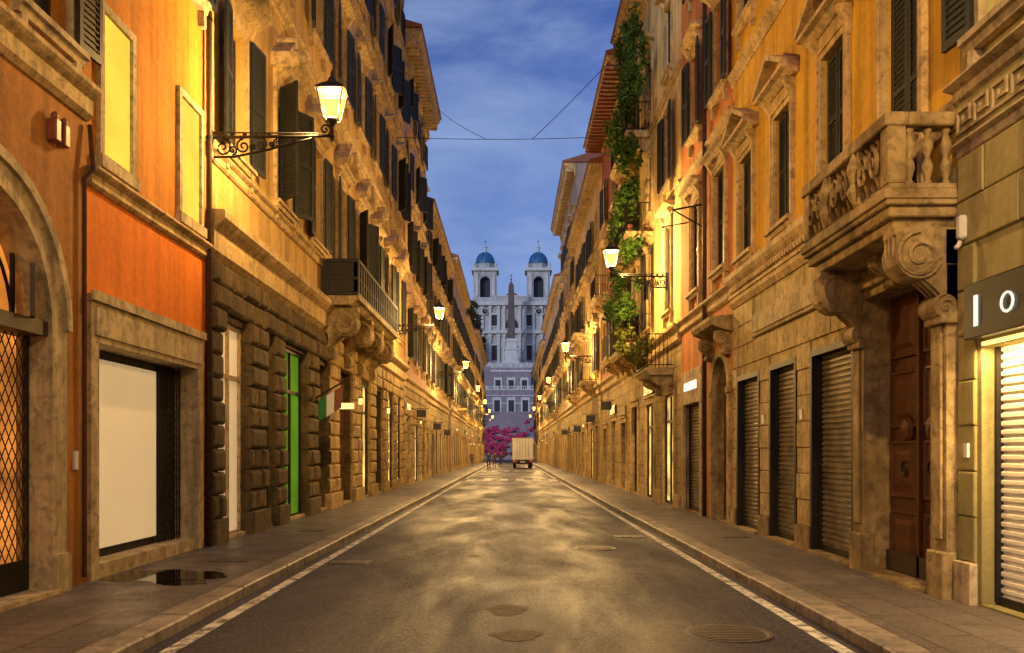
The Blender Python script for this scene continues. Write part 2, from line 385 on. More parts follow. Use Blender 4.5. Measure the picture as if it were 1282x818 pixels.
    def rollshut(s,a,b,z0,z1,o=-.16,mat='roll',part='roller_shutter',pit=.085):
        pts=[]; z=z0
        while z<z1:
            pts+=[(o,z),(o+.028,z+pit*.25),(o+.028,z+pit*.65),(o,z+pit*.9)]; z+=pit
        pts=[(oo,min(zz,z1)) for oo,zz in pts]
        s.g(part,mat).ring([[s.P(oo,a,zz) for oo,zz in pts],[s.P(oo,b,zz) for oo,zz in pts]],cap=False,closed=False)
        s.box(part+'_base','iron',o-.01,o+.05,a,b,z0-.03,z0+.06)
        for q in (a,b-.05): s.box(part+'_guides','iron',o-.02,o+.07,q,q+.05,z0,z1)
    def fill(s,kind,a,b,z0,z1,o=None):
        if kind=='roll': s.rollshut(a,b,z0+.03,z1,-.15)
        elif kind in('lit','dark','green','panel'):
            mt={'lit':'litshop','dark':'glass','green':'green','panel':'panel'}[kind]
            if o is None: o=-.09 if kind=='lit' else -.3
            s.box('shop_window',mt,o-.03,o,a,b,z0,z1)
            fm='iron' if kind!='panel' else 'trav'
            for q in (a,b-.06,(a+b)/2-.025): s.box('shop_window_frame',fm,o,o+.06,q,q+.06,z0,z1)
            for zq in (z0,z1-.08,z0+(z1-z0)*.74): s.box('shop_window_frame',fm,o,o+.058,a+.06,b-.06,zq,zq+.08)
        elif kind=='door':
            s.box('door_leaf','wood',-.33,-.24,a,b,z0,z1)
            n=2
            for i in range(n):
                ya=a+(b-a)*i/n; yb=a+(b-a)*(i+1)/n
                nz=4
                for j in range(nz):
                    za=z0+(z1-z0)*j/nz; zb=z0+(z1-z0)*(j+1)/nz
                    s.g('door_panels','wood').ring([[s.P(o_,ya+k,za+k),s.P(o_,yb-k,za+k),s.P(o_,yb-k,zb-k),s.P(o_,ya+k,zb-k)] for o_,k in ((-.25,.07),(-.2,.09),(-.2,.12),(-.225,.14),(-.225,.2),(-.19,.26))])
            s.box('door_panels','wood',-.24,-.17,(a+b)/2-.035,(a+b)/2+.035,z0,z1)
        elif kind=='lattice':
            s.box('shop_interior','orange_in',-.35,-.34,a,b,z0,z1)
            g=s.g('lattice_gate','iron'); st=.13
            z=z0-(b-a)*1.6
            while z<z1:
                for sg in (1,-1):
                    p0=[a,z if sg>0 else z+(b-a)*1.6]; p1=[b,z+(b-a)*1.6 if sg>0 else z]
                    def cl(p,q):
                        (ya,za),(yb,zb)=p,q
                        if max(za,zb)<=z0 or min(za,zb)>=z1: return None
                        f=lambda zz:ya+(yb-ya)*(zz-za)/(zb-za)
                        pa,pb=p,q
                        if za<z0: pa=(f(z0),z0)
                        if za>z1: pa=(f(z1),z1)
                        if zb<z0: pb=(f(z0),z0)
                        if zb>z1: pb=(f(z1),z1)
                        return pa,pb
                    c=cl(tuple(p0),tuple(p1))
                    if c: g.tube([s.P(-.22+.004*sg,*c[0]),s.P(-.22+.004*sg,*c[1])],.008,4)
                z+=st*1.6
            for q in (a+.004,b-.044): s.box('lattice_gate_frame','iron',-.25,-.19,q,q+.04,z0,z1)
            s.box('lattice_gate_frame','iron',-.25,-.191,a+.044,b-.044,z0,z0+.35)
    def console(s,yc,w,zt,zb,out,mat,part='scroll_brackets'):
        h=zt-zb; pts=[(-.02,zt),(out,zt),(out,zt-.08*h)]
        n=14
        for i in range(n+1):
            t=i/n; o=out*(.98*(1-t)**1.25)+.10+ .10*out*math.sin(t*math.pi*2)
            pts.append((min(out*.97,o),zt-.08*h-(h*.9)*t))
        pts.append((-.02,zb+.02*h))
        s.prof(part,mat,pts,yc-w/2,yc+w/2)
        for (co,cz,rr) in ((out*.62,zt-.30*h,.25*h),(.14,zb+.16*h,.13*h)):
            rr=min(rr,out*.42)
            g=s.g(part,mat,False)
            g.ring([[s.P(co+rr*math.cos(k*math.pi/8),y,cz+rr*math.sin(k*math.pi/8)) for k in range(16)] for y in (yc-w/2-.03,yc+w/2+.03)])
            for y in (yc-w/2-.03,yc+w/2+.03):
                sp=[s.P(co+rr*(1-.85*t)*math.cos(1.57-t*11),y,cz+rr*(1-.85*t)*math.sin(1.57-t*11)) for t in [i/30 for i in range(31)]]
                g.tube(sp,.1*rr+.008,5)
        for k in range(3):
            yy=yc+(k-1)*w*.3
            s.g(part,mat).tube([s.P(o+.01,yy,z) for o,z in pts[2:-1]],.022,5)
    def balcony_iron(s,y0,y1,z,out=.9,mat='trav'):
        s.prof('balcony_slab',mat,[(-.02,z-.22),(out-.1,z-.22),(out-.03,z-.1),(out,z-.08),(out,z),(-.02,z)],y0,y1)
        for q in (y0+.2,y1-.35): s.console(q+.08,.16,z-.22,z-.75,out*.75,mat,'balcony_brackets')
        g=s.g('balcony_railing','iron')
        for zz in (z+.08,z+1.0):
            g.tube([s.P(0,y0+.04,zz),s.P(out-.05,y0+.04,zz),s.P(out-.05,y1-.04,zz),s.P(0,y1-.04,zz)],.018,5)
        n=int((y1-y0)/.13)
        for i in range(n+1):
            yy=y0+.04+(y1-y0-.08)*i/n; g.tube([s.P(out-.05,yy,z),s.P(out-.05,yy,z+1)],.009,4)
        for i in range(6):
            for yy in (y0+.04,y1-.04): g.tube([s.P(.05+(out-.1)*i/6,yy,z),s.P(.05+(out-.1)*i/6,yy,z+1)],.009,4)
    def finish(s):
        for (p,m),g in s.parts.items():
            if g.v: g.obj(p,s.root)

def std(name,side,W,y0,y1,H,wm,gm='gst',tm='Bt',sm='shut',gz=4.9,floors=((6.3,8.6),(10.3,12.3),(14,15.8)),pitch=3.1,ww=1.15,peds=('tri','flat',None),modes=('closed','open'),over=.6,ch=.8,shops=None,dent=True,slat=.075,balc=(),rustm=None):
    b=Bld(name,side,W); b.wm=wm; y0+=.004; y1-=.004
    n=max(1,int((y1-y0)/pitch)); p=(y1-y0)/n
    ycs=[y0+p*(i+.5) for i in range(n)]
    ops=[(c-ww/2,c+ww/2,f[0],f[1]) for f in floors for c in ycs]
    if shops is None:
        shops=[]
        for c in ycs:
            w=min(p*.62,1.9)*U(.75,1.05); k=random.choice(['roll','lit','lit','dark','lit','door'])
            shops.append((c-w/2,c+w/2,.14,U(2.9,3.6),k))
    b.wall('ground_floor_wall',gm,y0,y1,.0,gz,shops)
    b.wall('upper_wall',wm,y0,y1,gz,H,ops)
    for q in shops:
        b.fill(q[4],*q[:4])
        a,c,za,zb=q[:4]
        if not rustm:
            for (e,f) in ((a-.16,a+E_),(c-E_,c+.16)): b.box('shop_surround',tm,-.02,.05,e,f,.1,zb)
            b.box('shop_surround',tm,-.02,.053,a-.16,c+.16,zb-E_,zb+.2)
            b.box('shop_surround',tm,.05,.11,a-.2,c+.2,zb+.2,zb+.27)
        b.box('shop_step',tm,-.3,.02,a+.002,c-.002,.1,.145)
        if R()<.22:
            yy=c+.32; zz=U(2.7,3.9); b.box('wall_glow','signy',.12,.21,yy-.045,yy+.045,zz,zz+.14,.01); b.box('wall_glow_cap','iron',-.01,.23,yy-.06,yy+.06,zz+.14,zz+.17)  # made-up emissive boxes, scattered at random for glow spots along ground floors
        if R()<.35:
            b.box('shop_fascia_sign','signb' if R()<.6 else 'trav',-.01,.09,a-.1,c+.1,zb+.32,zb+.72,.01)
    if rustm: b.rust(y0,y1,.5,gz-.05,[(q[0]-.02,q[1]+.02,q[2],q[3]) for q in shops],.85,.43,.09,.045,rustm)
    b.box('plinth',tm,-.02,.09,y0,shops[0][0]-.17,.05,.5)
    for i in range(len(shops)-1):
        if shops[i+1][0]-shops[i][1]>.4: b.box('plinth',tm,-.02,.09,shops[i][1]+.17,shops[i+1][0]-.17,.05,.5)
    if y1-shops[-1][1]>.2: b.box('plinth',tm,-.02,.09,shops[-1][1]+.17,y1,.05,.5)
    b.string(gz-.05,gz+.5,y0,y1,.22,tm)
    for i,f in enumerate(floors):
        pd=peds[i%len(peds)]
        if i>0: b.string(f[0]-.62,f[0]-.42,y0,y1,.09,tm,'floor_band')
        for c in ycs:
            b.window(c,ww,f[0],f[1],tm,sm,random.choice(modes),pd,slat=slat,lit=('litwin' if R()<.03 else None) if y0>20 else None)
    b.cornice(H,y0,y1,over,ch,tm,dent,.45)
    for (c,z,w) in balc: b.balcony_iron(c-w/2,c+w/2,z,.85,tm)
    b.body(y0,y1,H,11,'dark','roof',over)
    return b

WL,WR=5.2,4.83
# ================= LEFT near: arch house
b=Bld('arched_shop_house',-1,WL); b.wm='A1'; y0,y1=-8,10.746
ac,ar,azs=8.5,1.33,3.1
ops=[(ac-ar,ac+ar,.14,azs+ar)]
ops2=[(2,4.8,.14,3.4),(-5,-2,.14,3.4)]
b.wall('ground_floor_wall','A1',y0,y1,0,6.0,ops+ops2)
for sg in (-1,1):
    N=12; pts=[(0,ac+sg*ar,azs+ar)]+[(0,ac+sg*ar*math.cos(k*math.pi/2/N),azs+ar*math.sin(k*math.pi/2/N)) for k in range(N+1)]
    b.quad('ground_floor_wall','A1',pts)
N=24
ai=ar-.005
for k in range(N):
    t0=math.pi*k/N; t1=math.pi*(k+1)/N
    def cp(r,t): return (ac+r*math.cos(t),azs+r*math.sin(t))
    b.face('arch_surround','trav',[cp(ai,t0),cp(ai,t1),cp(ar+.32,t1),cp(ar+.32,t0)],-.33,.07)
    b.face('arch_surround','trav',[cp(ar+.25,t0),cp(ar+.25,t1),cp(ar+.36,t1),cp(ar+.36,t0)],.07,.12)
for (a,c) in ((ac-ar-.32,ac-ai),(ac+ai,ac+ar+.32)):
    b.box('arch_surround','trav',-.33,.07,a,c,.1,azs)
b.box('arch_base','trav',-.02,.11,ac-ar-.35,ac-ar-.01,.1,.55); b.box('arch_base','trav',-.02,.11,ac+ar+.01,ac+ar+.35,.1,.55)
b.box('lunette_glow','orange_in',-.34,-.335,ac-ar,ac+ar,azs,azs+ar)
b.box('lunette_transom','shutb',-.3,.02,ac-ai,ac+ai,azs-.1,azs+.06)
for k in range(-3,4):
    yy=ac+k*.36; b.box('lunette_bars','iron',-.26,-.22,yy-.02,yy+.02,azs,azs+math.sqrt(max(.02,ar**2-(k*.36)**2)))
for k in (.5,.8):
    b.g('lunette_bars','iron').tube([b.P(-.24,ac+ar*k*math.cos(t*math.pi/16),azs+ar*k*math.sin(t*math.pi/16)) for t in range(17)],.02,5)
for sg in (-1,1): b.leaf(ac+sg*(ar-.12),-sg,.5,.42,azs+.06,azs+.62,'shutb',-.12,.06,'lunette_shutters')
b.fill('lattice',ac-ar,ac+ar,.16,azs-.1)
for q in ops2: b.fill('roll',*q)
b.box('door_step','trav',-.34,.14,ac-ar-.05,ac+ar+.05,.1,.17)
wy=[9.8,6.6,3.4,.2,-3,-6.2]
b.wall('upper_wall','A2u',y0,y1,6.0,17,[(c-.5,c+.5,z,z+2.1) for c in wy for z in (6.45,10.4,13.6)])
b.string(5.75,6.15,y0,y1,.2,'Bt')
for z in (6.45,10.4,13.6):
    for c in wy: b.window(c,1.0,z,z+2.1,'trav','shutb','open',None)
for dz in (0,1):
    yy=9.82+dz*.2; b.box('wall_alarm_lights','redpl',0,.12,yy,yy+.11,5.2,5.45,.02); b.g('wall_alarm_lights','redpl').lathe(*b.P(.07,yy+.055,0)[:2],[(.04,5.45),(.045,5.5),(.015,5.54)],10)
b.g('cable_conduit','pipe').tube([b.P(.05,10.6,z) for z in (.2,2,4,4.9,5.0)]+[b.P(.1,10.72,5.15),b.P(.05,10.73,5.7)],.03,6)
b.box('door_bell_panel','whpl',.0,.03,10.42,10.5,1.5,1.72)
b.cornice(17,y0,y1,.7,.8,'Bt'); b.body(y0,y1,17); b.finish()

# ================= LEFT orange house
b=Bld('orange_house',-1,WL); b.wm='A2u'; y0,y1=10.754,14.926
shop=(10.98,14.46,.14,3.08)
b.wall('ground_floor_wall','A2',y0,y1,0,5.0,[shop],rmat='trav')
b.wall('upper_wall','A2u',y0,y1,5.0,17,[(c-.42,c+.42,z,z+1.9) for c in (11.55,14.15) for z in (9.2,12.5)])
b.string(4.98,5.22,y0,y1,.16,'Bt')
for (a,c) in ((11.12,11.95),(13.75,14.6)):
    b.box('lit_window_panel','litwin',.0,.012,a,c,5.45,7.3)
    b.box('window_frames','trav',-.02,.06,a-.11,a,5.34,7.41); b.box('window_frames','trav',-.02,.06,c,c+.11,5.34,7.41)
    b.box('window_frames','trav',-.02,.058,a,c,7.3,7.41); b.box('window_frames','trav',-.02,.1,a-.14,c+.14,5.29,5.45)
for z in (9.2,12.5):
    for c in (11.55,14.15): b.window(c,.84,z,z+1.9,'trav','shut','open',None)
s0,s1=shop[0],shop[1]
b.box('shop_surround','trav',-.34,.05,s0-.2,s0+.004,.1,3.076); b.box('shop_surround','trav',-.34,.05,s1-.004,s1+.25,.1,3.076); b.box('shop_surround','trav',-.34,.052,s0-.2,s1+.25,3.076,3.66)
b.box('shop_surround','trav',.052,.1,s0-.22,s1+.27,3.58,3.7)
b.box('shop_surround','trav',.052,.075,s0-.1,s1+.1,3.16,3.5)
b.box('shop_display_panel','panel',-.33,-.28,s0+.006,13.57,.42,2.95,.01)
b.box('shop_display_panel_frame','iron',-.33,-.31,s0+.006,13.6,2.96,3.07)
b.box('shop_plinth','trav',-.33,.02,s0+.005,s1-.005,.1,.3)
b.box('gate_back','dark',-.34,-.33,13.57,s1-.005,.3,3.07)
g=b.g('scissor_gate','iron')
for i in range(8):
    yy=13.6+i*.12; g.tube([b.P(-.25,yy,.3),b.P(-.25,yy,3.05)],.011,4)
zz=.35
while zz<3.0:
    for i in range(7):
        yy=13.6+i*.12; g.tube([b.P(-.24,yy,zz),b.P(-.24,yy+.12,zz+.09)],.006,4); g.tube([b.P(-.236,yy+.12,zz),b.P(-.236,yy,zz+.09)],.006,4)
    zz+=.13
g=b.g('drain_pipe','pipe',True); g.lathe(*b.P(.09,14.86,0)[:2],[(.05,.15),(.05,17)],10)
for z in range(1,17,2): b.g('drain_pipe_brackets','iron').lathe(*b.P(.09,14.86,0)[:2],[(.062,z),(.062,z+.05)],10)
b.cornice(17,y0,y1,.7,.8,'Bt'); b.body(y0,y1,17); b.finish()

# ================= LEFT palazzo with rusticated ground floor
b=Bld('rusticated_palazzo',-1,WL); b.wm='Bu'; y0,y1=14.934,41.99; H=24
shops=[(15.6,17.1,.14,4.1,'panel'),(18.35,19.0,.14,4.0,'green'),(19.9,22.0,.14,4.15,'green'),(23.2,24.5,.14,4.1,'dark'),(26.2,28.4,.14,4.2,'door'),(30.0,31.8,.14,4.1,'lit'),(33.2,35.0,.14,4.1,'dark'),(36.4,38.2,.14,4.1,'lit'),(39.4,41.0,.14,4.1,'lit')]
b.wall('ground_floor_wall','Bg',y0,y1,0,5.1,shops)
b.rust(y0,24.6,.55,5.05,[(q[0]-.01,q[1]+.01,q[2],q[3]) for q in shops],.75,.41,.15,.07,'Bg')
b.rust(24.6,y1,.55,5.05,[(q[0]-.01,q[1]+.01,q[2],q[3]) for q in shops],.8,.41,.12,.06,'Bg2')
prev=y0
for q in shops+[(y1,y1,0,0,'')]:
    b.box('plinth','Bg' if q[0]<25 else 'Bg2',-.02,.2,prev,q[0]-.01,.05,.55,.02); prev=q[1]+.01
    if q[4]:
        b.fill(q[4],q[0],q[1],q[2],q[3],-.12 if q[4] in('green','panel') else None); b.box('shop_step','trav',-.3,.05,q[0]+.002,q[1]-.002,.1,.18)
b.string(5.05,5.85,y0,y1,.34,'Bt')
yc=[16.6+3.4*k for k in range(8) if 16.6+3.4*k<41.3]
fl=[(7.25,9.75),(12.6,14.9),(17.2,19.2),(21.0,22.4)]
b.wall('upper_wall','Bu',y0,y1,5.85,H,[(c-.62,c+.62,f[0],f[1]) for c in yc for f in fl])
b.string(6.75,7.0,y0,y1,.14,'Bt','sill_band')
for i,f in enumerate(fl):
    for k,c in enumerate(yc):
        b.window(c,1.24,f[0],f[1],'Bt','shut','ajar' if (i==0 and k in (1,4)) or (i>0 and R()<.2) else 'open',('broken','tri','flat',None)[i],.18,slat=.08 if c<30 else .11)
for z in (11.4,16.2,20.2): b.string(z,z+.28,y0,y1,.16,'Bt','floor_band')
b.cornice(H,y0,y1,.9,1.1,'Bt')
B0,B1=24.0,32.2
b.prof('balcony_slab','travd',[(-.02,5.75),(.8,5.75),(.95,5.85),(1.05,5.88),(1.05,6.0),(-.02,6.0)],B0,B1)
for (o0,o1,ya,yb) in ((.93,1.0,B0,B1),(.0,.93,B0,B0+.07),(.0,.93,B1-.07,B1)):
    b.box('balcony_parapet','woodd',o0,o1,ya,yb,6.0,6.95)
for zz,e in ((6.0,.03),(6.9,.05),(6.42,.02)):
    b.box('balcony_rails','woodd',.92-e,1.0+e,B0-e,B1+e,zz,zz+.1,.01); b.box('balcony_rails','woodd',0,.92-e,B0-e,B0+.07+e,zz+.002,zz+.098)
n=20
for i in range(n+1):
    yy=B0+.05+(B1-B0-.1)*i/n; b.box('balcony_posts','woodd',.9,1.04,yy-.05,yy+.05,6.1,6.9)
for i in range(3): b.box('balcony_posts','woodd',.15+i*.3,.21+i*.3,B0-.03,B0+.1,6.1,6.9)
for c in (24.5,27.0,29.2,31.7): b.console(c,.42,5.74,4.25,.95,'travd')
b.g('banner_pole','iron').tube([b.P(0,22.6,3.0),b.P(1.0,22.6,3.6)],.025,6)
for k,mt in enumerate(('greenp','whpl','redpl')):
    b.g('banner',mt).ring([[b.P(.25+k*.2,yy,3.05+k*.12),b.P(.45+k*.2,yy,3.17+k*.12),b.P(.43+k*.2,yy,2.62+k*.12),b.P(.25+k*.2,yy,2.5+k*.12)] for yy in (22.59,22.61)])
b.box('projecting_sign','signy',.25,.7,25.1,25.18,2.95,3.12,.01)
for c in (29.1,35.7): 
    b.box('wall_glow','signy',.16,.26,c-.08,c+.08,3.3,3.5,.01); b.box('wall_glow_cap','iron',.1,.29,c-.1,c+.1,3.5,3.54)
b.body(y0,y1,H,11,over=.9); b.finish()

# ================= LEFT others
o=std('pink_palazzo',-1,WL,42,53.5,22,'C',gm='gst',floors=((6.4,8.8),(10.8,13),(15,16.9),(18.6,20)),pitch=3.4,peds=('seg','tri','flat'),modes=('open','ajar'),over=.9,ch=1.2,slat=.11,rustm='Bg2'); o.finish()
o=std('cream_house',-1,WL+.08,53.5,74,17,'Dd',pitch=3.1,over=.6,slat=.15,modes=('open','open','ajar')); o.finish()
o=std('rose_house',-1,WL-.12,74,98,18.2,'R6',floors=((6.2,8.4),(9.8,11.8),(13.2,15.2)),pitch=2.8,slat=.2,modes=('open',),balc=((84,5.9,2.6),(79,9.4,2.2))); o.finish()
o=std('ochre_house',-1,WL+.1,98,124,17.0,'R2',slat=.25,pitch=3.5,modes=('open',)); o.finish()
o=std('cream_corner_house',-1,WL-.1,124,168,19,'Dd',slat=.3,modes=('open','closed')); o.finish()

# ================= RIGHT olive
b=Bld('olive_shop_building',1,WR); b.wm='R1'; y0,y1=-8,9.446
sh=(5.9,9.02,.14,2.78)
b.wall('ground_floor_wall','R1',y0,y1,0,4.9,[sh,(1,4,.14,2.8),(-5,-2,.14,2.8)])
b.rust(y0,y1,.55,4.85,[(5.8,9.1,.1,3.5),(.9,4.1,.1,3.5),(-5.1,-1.9,.1,3.5)],.95,.46,.035,.015,'R1','ashlar_blocks',.15)
b.box('plinth','trav',-.02,.08,9.1,y1,.05,.55,.01)
for q in (sh,(1,4,.14,2.8),(-5,-2,.14,2.8)):
    b.rollshut(q[0],q[1],q[2]+.03,q[3],-.2,'white')
    b.box('shop_sign_board','signb',.04,.16,q[0]-.05,q[1]+.05,2.86,3.42,.01)
    b.box('shop_light_strip','signy',-.02,.03,q[0]+.05,q[1]-.05,2.79,2.83)
for k,(yy,w) in enumerate(((8.78,.06),(8.25,.3),(7.8,.3))):
    if k==0: b.box('sign_letter','signw',.165,.18,yy,yy+w,2.97,3.28)
    else: b.g('sign_letter','signw').tube([b.P(.175,yy+.1*math.cos(t*.52),3.12+.09*math.sin(t*.52)) for t in range(13)],.014,6)
b.box('security_box','whpl',.03,.12,9.22,9.32,3.95,4.2,.02)
b.g('security_camera','whpl',True).tube([b.P(.1,9.26,3.92),b.P(.13,9.24,3.87),b.P(.17,9.2,3.85)],.025,8)
b.box('door_bell','whpl',.03,.06,9.2,9.27,1.65,1.8)
b.string(4.85,5.0,y0,y1,.1,'trav'); b.box('frieze','R1',-.02,.05,y0,y1,5.0,5.42); b.string(5.42,5.62,y0,y1,.2,'trav')
yy=9.4
while yy>0:
    g='greek_key_relief'
    def bar(ya,yb,za,zb): b.box(g,'trav',.05,.075,ya,yb,za,zb)
    bar(yy-.34,yy,5.08,5.11); bar(yy-.03,yy,5.11,5.34); bar(yy-.27,yy-.03,5.31,5.34); bar(yy-.27,yy-.24,5.17,5.31); bar(yy-.24,yy-.13,5.17,5.2); bar(yy-.13,yy-.1,5.17,5.26)
    yy-=.34
wy=[8.5,5.8,3.1,.4,-2.3,-5]
b.wall('upper_wall','R1',y0,y1,5.62,17,[(c-.48,c+.48,z,z+2.1) for c in wy for z in (6.0,9.8,13)])
for z in (6.0,9.8,13):
    for c in wy: b.window(c,.96,z,z+2.1,'trav','shut','open',None)
b.cornice(17,y0,y1,.7,.8,'Bt'); b.body(y0,y1,17); b.finish()

# ================= RIGHT ochre palazzo
b=Bld('ochre_palazzo',1,WR); b.wm='R2'; y0,y1=9.454,19.096; H=17.5
door=(9.87,11.75,.14,3.75); shs=[(12.35,14.05,.14,3.28),(14.85,16.3,.14,3.27),(17.05,18.65,.14,3.25)]
b.wall('ground_floor_wall','R2g',y0,y1,0,4.8,[door]+shs)
b.rust(12.2,y1,.5,4.78,[(q[0]-.06,q[1]+.06,.0,q[3]+.06) for q in shs]+[(13.6,17.5,3.93,4.47)],1.15,.43,.028,.012,'R2g','ashlar_blocks',.15)
for q in shs:
    b.rollshut(q[0]+.05,q[1]-.05,q[2]+.05,q[3]-.05,-.13)
    for (a,c,d,e) in ((q[0]-.05,q[0]+.04,.1,q[3]+.05),(q[1]-.04,q[1]+.05,.1,q[3]+.05)): b.box('shutter_frame','iron',-.14,.04,a,c,d,e)
    b.box('shutter_frame','iron',-.14,.042,q[0]+.04,q[1]-.04,q[3]-.05,q[3]+.05)
    b.box('shop_step','travd',-.2,.1,q[0],q[1],.1,.16)
b.box('plinth','travd',-.02,.07,14.12,14.78,.05,.5); b.box('plinth','travd',-.02,.07,16.37,16.98,.05,.5); b.box('plinth','travd',-.02,.07,18.72,y1,.05,.5)
b.box('stone_plaque','trav',-.0,.07,13.7,17.4,3.98,4.42,.015); b.box('stone_plaque','trav',.07,.095,13.8,17.3,4.04,4.36,.01)
for yy in (14.45,16.65): b.box('house_number','whpl',.03,.05,yy,yy+.14,2.25,2.42)
for (a,c) in ((door[0]-.36,door[0]+.004),(door[1]-.004,door[1]+.36)):
    b.box('portal_pilaster','travd',-.34,.12,a,c,.1,3.746,.006)
for (a,c) in ((door[0]-.36,door[0]-.01),(door[1]+.01,door[1]+.36)):
    b.box('portal_base','travd',-.02,.18,a-.04,c,.1,.62,.015)
    b.box('portal_pilaster_panel','travd',.12,.15,a+.07,c-.07,.75,3.1,.01); b.box('portal_capital','travd',-.02,.2,a-.05,c,3.1,3.22,.01)
b.box('portal_lintel','travd',-.34,.121,door[0]-.36,door[1]+.36,3.746,4.12); b.box('portal_lintel_moulding','travd',.121,.19,door[0]-.3,door[1]+.3,3.86,3.98,.01)
b.fill('door',door[0]+.006,door[1]-.006,door[2],door[3]-.01)
for yy in (10.45,11.15): 
    b.g('door_knocker','iron').tube([b.P(-.16,yy+.07*math.cos(t*.52),1.5+.09*math.sin(t*.52)) for t in range(13)],.015,5)
    b.g('door_rosette','wood').ring([[b.P(o,yy+r*math.cos(k*.52),2.0+r*math.sin(k*.52)) for k in range(12)] for o,r in ((-.2,.16),(-.15,.12),(-.12,.04))])
b.g('door_kick_ornament','cast').box(*sorted((b.P(-.23,0,0)[0],b.P(-.17,0,0)[0])),9.9,11.72,.16,.42)
b.box('door_step','travd',-.3,.2,door[0]+.01,door[1]-.01,.1,.15)
for c in (9.66,11.95): b.console(c,.30,4.14,3.12,.68,'travd')
b.console(10.81,.2,4.14,3.72,.4,'travd','keystone')
Y0,Y1=9.47,12.2; pr=.78
for e,z0,z1 in ((-.12,4.14,4.26),(-.05,4.26,4.38),(0,4.38,4.44),(.03,4.44,4.55)):
    b.box('balcony_slab','travd',-.02,pr+e,Y0-e if Y0-e>9.46 else 9.46,Y1+e,z0,z1,.012)
def bal(cx,cy,z0,h):
    b.g('balusters','travd',True).lathe(cx,cy,[(.05,z0),(.055,z0+.04*h),(.03,z0+.1*h),(.062,z0+.28*h),(.06,z0+.36*h),(.028,z0+.5*h),(.06,z0+.64*h),(.062,z0+.72*h),(.03,z0+.9*h),(.055,z0+.96*h),(.05,z0+h)],12)
zb=4.61; bh=.62
b.box('balustrade_base','travd',pr-.2,pr-.02,Y0,Y1,4.55,zb,.008); b.box('balustrade_base','travd',0,pr-.2,Y0,Y0+.18,4.551,zb-.001); b.box('balustrade_base','travd',0,pr-.2,Y1-.18,Y1,4.551,zb-.001)
b.box('balustrade_rail','travd',pr-.24,pr+.02,Y0-.01,Y1+.04,zb+bh,zb+bh+.15,.015); b.box('balustrade_rail','travd',0,pr-.24,Y0-.01,Y0+.22,zb+bh+.001,zb+bh+.149); b.box('balustrade_rail','travd',0,pr-.24,Y1-.22,Y1+.04,zb+bh+.001,zb+bh+.149)
for yy in (Y0+.002,10.28,11.2,Y1-.2):
    b.box('balustrade_posts','travd',pr-.21,pr-.01,yy,yy+.2,zb,zb+bh,.01)
    if yy in (10.28,11.2):
        b.g('carved_ornament','travd').lathe(*b.P(pr,yy+.1,0)[:2],[(.02,zb+.02),(.09,zb+.15),(.05,zb+.25),(.09,zb+.42),(.05,zb+.55),(.02,zb+.62)],8)
for (a,c) in ((Y0+.2,10.28),(10.48,11.2),(11.4,Y1-.2)):
    for i in range(4):
        yy=a+(c-a)*(i+.5)/4; x,_,_=b.P(pr-.11,0,0); bal(x,yy,zb,bh)
for i in range(3):
    x,_,_=b.P(.1+i*.2,0,0); bal(x,Y0+.1,zb,bh); bal(x,Y1-.1,zb,bh)
for sg in (0,1):
    for (a,c) in ((Y0+.2,10.28),(10.48,11.2),(11.4,Y1-.2)):
        m=(a+c)/2+(-.15 if sg else .15)
        b.g('carved_ornament','travd').tube([b.P(pr-.0,m+.13*(1-.8*t/20)*math.cos(t*.5)*(1 if sg else -1),zb+.3+.2*(1-.8*t/20)*math.sin(t*.5)) for t in range(21)],.028,6)
b.string(4.8,5.5,12.35,y1,.2,'Bt'); b.string(5.2,5.5,y0,12.3,.1,'Bt')
b.box('string_fret','Bt',.09,.115,12.4,y1,5.0,5.06)
yy=12.45
while yy<y1-.1: b.box('string_dentils','Bt',.09,.15,yy,yy+.08,5.1,5.2); yy+=.16
wy=[10.81,13.1,15.55,17.95]
b.wall('upper_wall','R2',y0,y1,4.8,H,[(10.33,11.29,4.8,7.7)]+[(c-.46,c+.46,5.75,7.75) for c in wy[1:]]+[(c-.46,c+.46,z,z+1.9) for c in wy for z in (10.6,14.2)])
b.window(10.81,.96,4.82,7.7,'Bt','shut','closed','tri',.16,False)
for c in wy[1:]: b.window(c,.92,5.75,7.75,'Bt','shut','closed','tri',.16)
for z in (10.6,14.2):
    for c in wy: b.window(c,.92,z,z+1.9,'Bt','shut','closed','flat',.14)
b.string(9.6,9.85,y0,y1,.14,'Bt','floor_band'); b.string(13.3,13.5,y0,y1,.12,'Bt','floor_band')
b.cornice(H,y0,y1,.7,.9,'Bt'); b.body(y0,y1,H); b.finish()

# ================= RIGHT salmon
b=Bld('salmon_house',1,WR); b.wm='R3'; y0,y1=19.104,24.996; H=18.2
ops=[(19.4,20.9,.14,3.9),(22.2,24.3,.14,3.0)]
b.wall('ground_floor_wall','R3',y0,y1,0,5.1,ops,rmat='travd')
for sg in (-1,1):
    N=10;c0=20.15;r=.75;zs=3.15; b.quad('ground_floor_wall','R3',[(0,c0+sg*r,3.9)]+[(0,c0+sg*r*math.cos(k*math.pi/2/N),zs+r*math.sin(k*math.pi/2/N)) for k in range(N+1)])
ri=r-.004
for k in range(16):
    t0=math.pi*k/16;t1=math.pi*(k+1)/16
    b.face('arch_surround','travd',[(c0+ri*math.cos(t0),zs+ri*math.sin(t0)),(c0+ri*math.cos(t1),zs+ri*math.sin(t1)),(c0+(r+.2)*math.cos(t1),zs+(r+.2)*math.sin(t1)),(c0+(r+.2)*math.cos(t0),zs+(r+.2)*math.sin(t0))],-.34,.08)
for (a,c) in ((c0-r-.2,c0-ri),(c0+ri,c0+r+.2)): b.box('arch_surround','travd',-.34,.08,a,c,.1,zs)
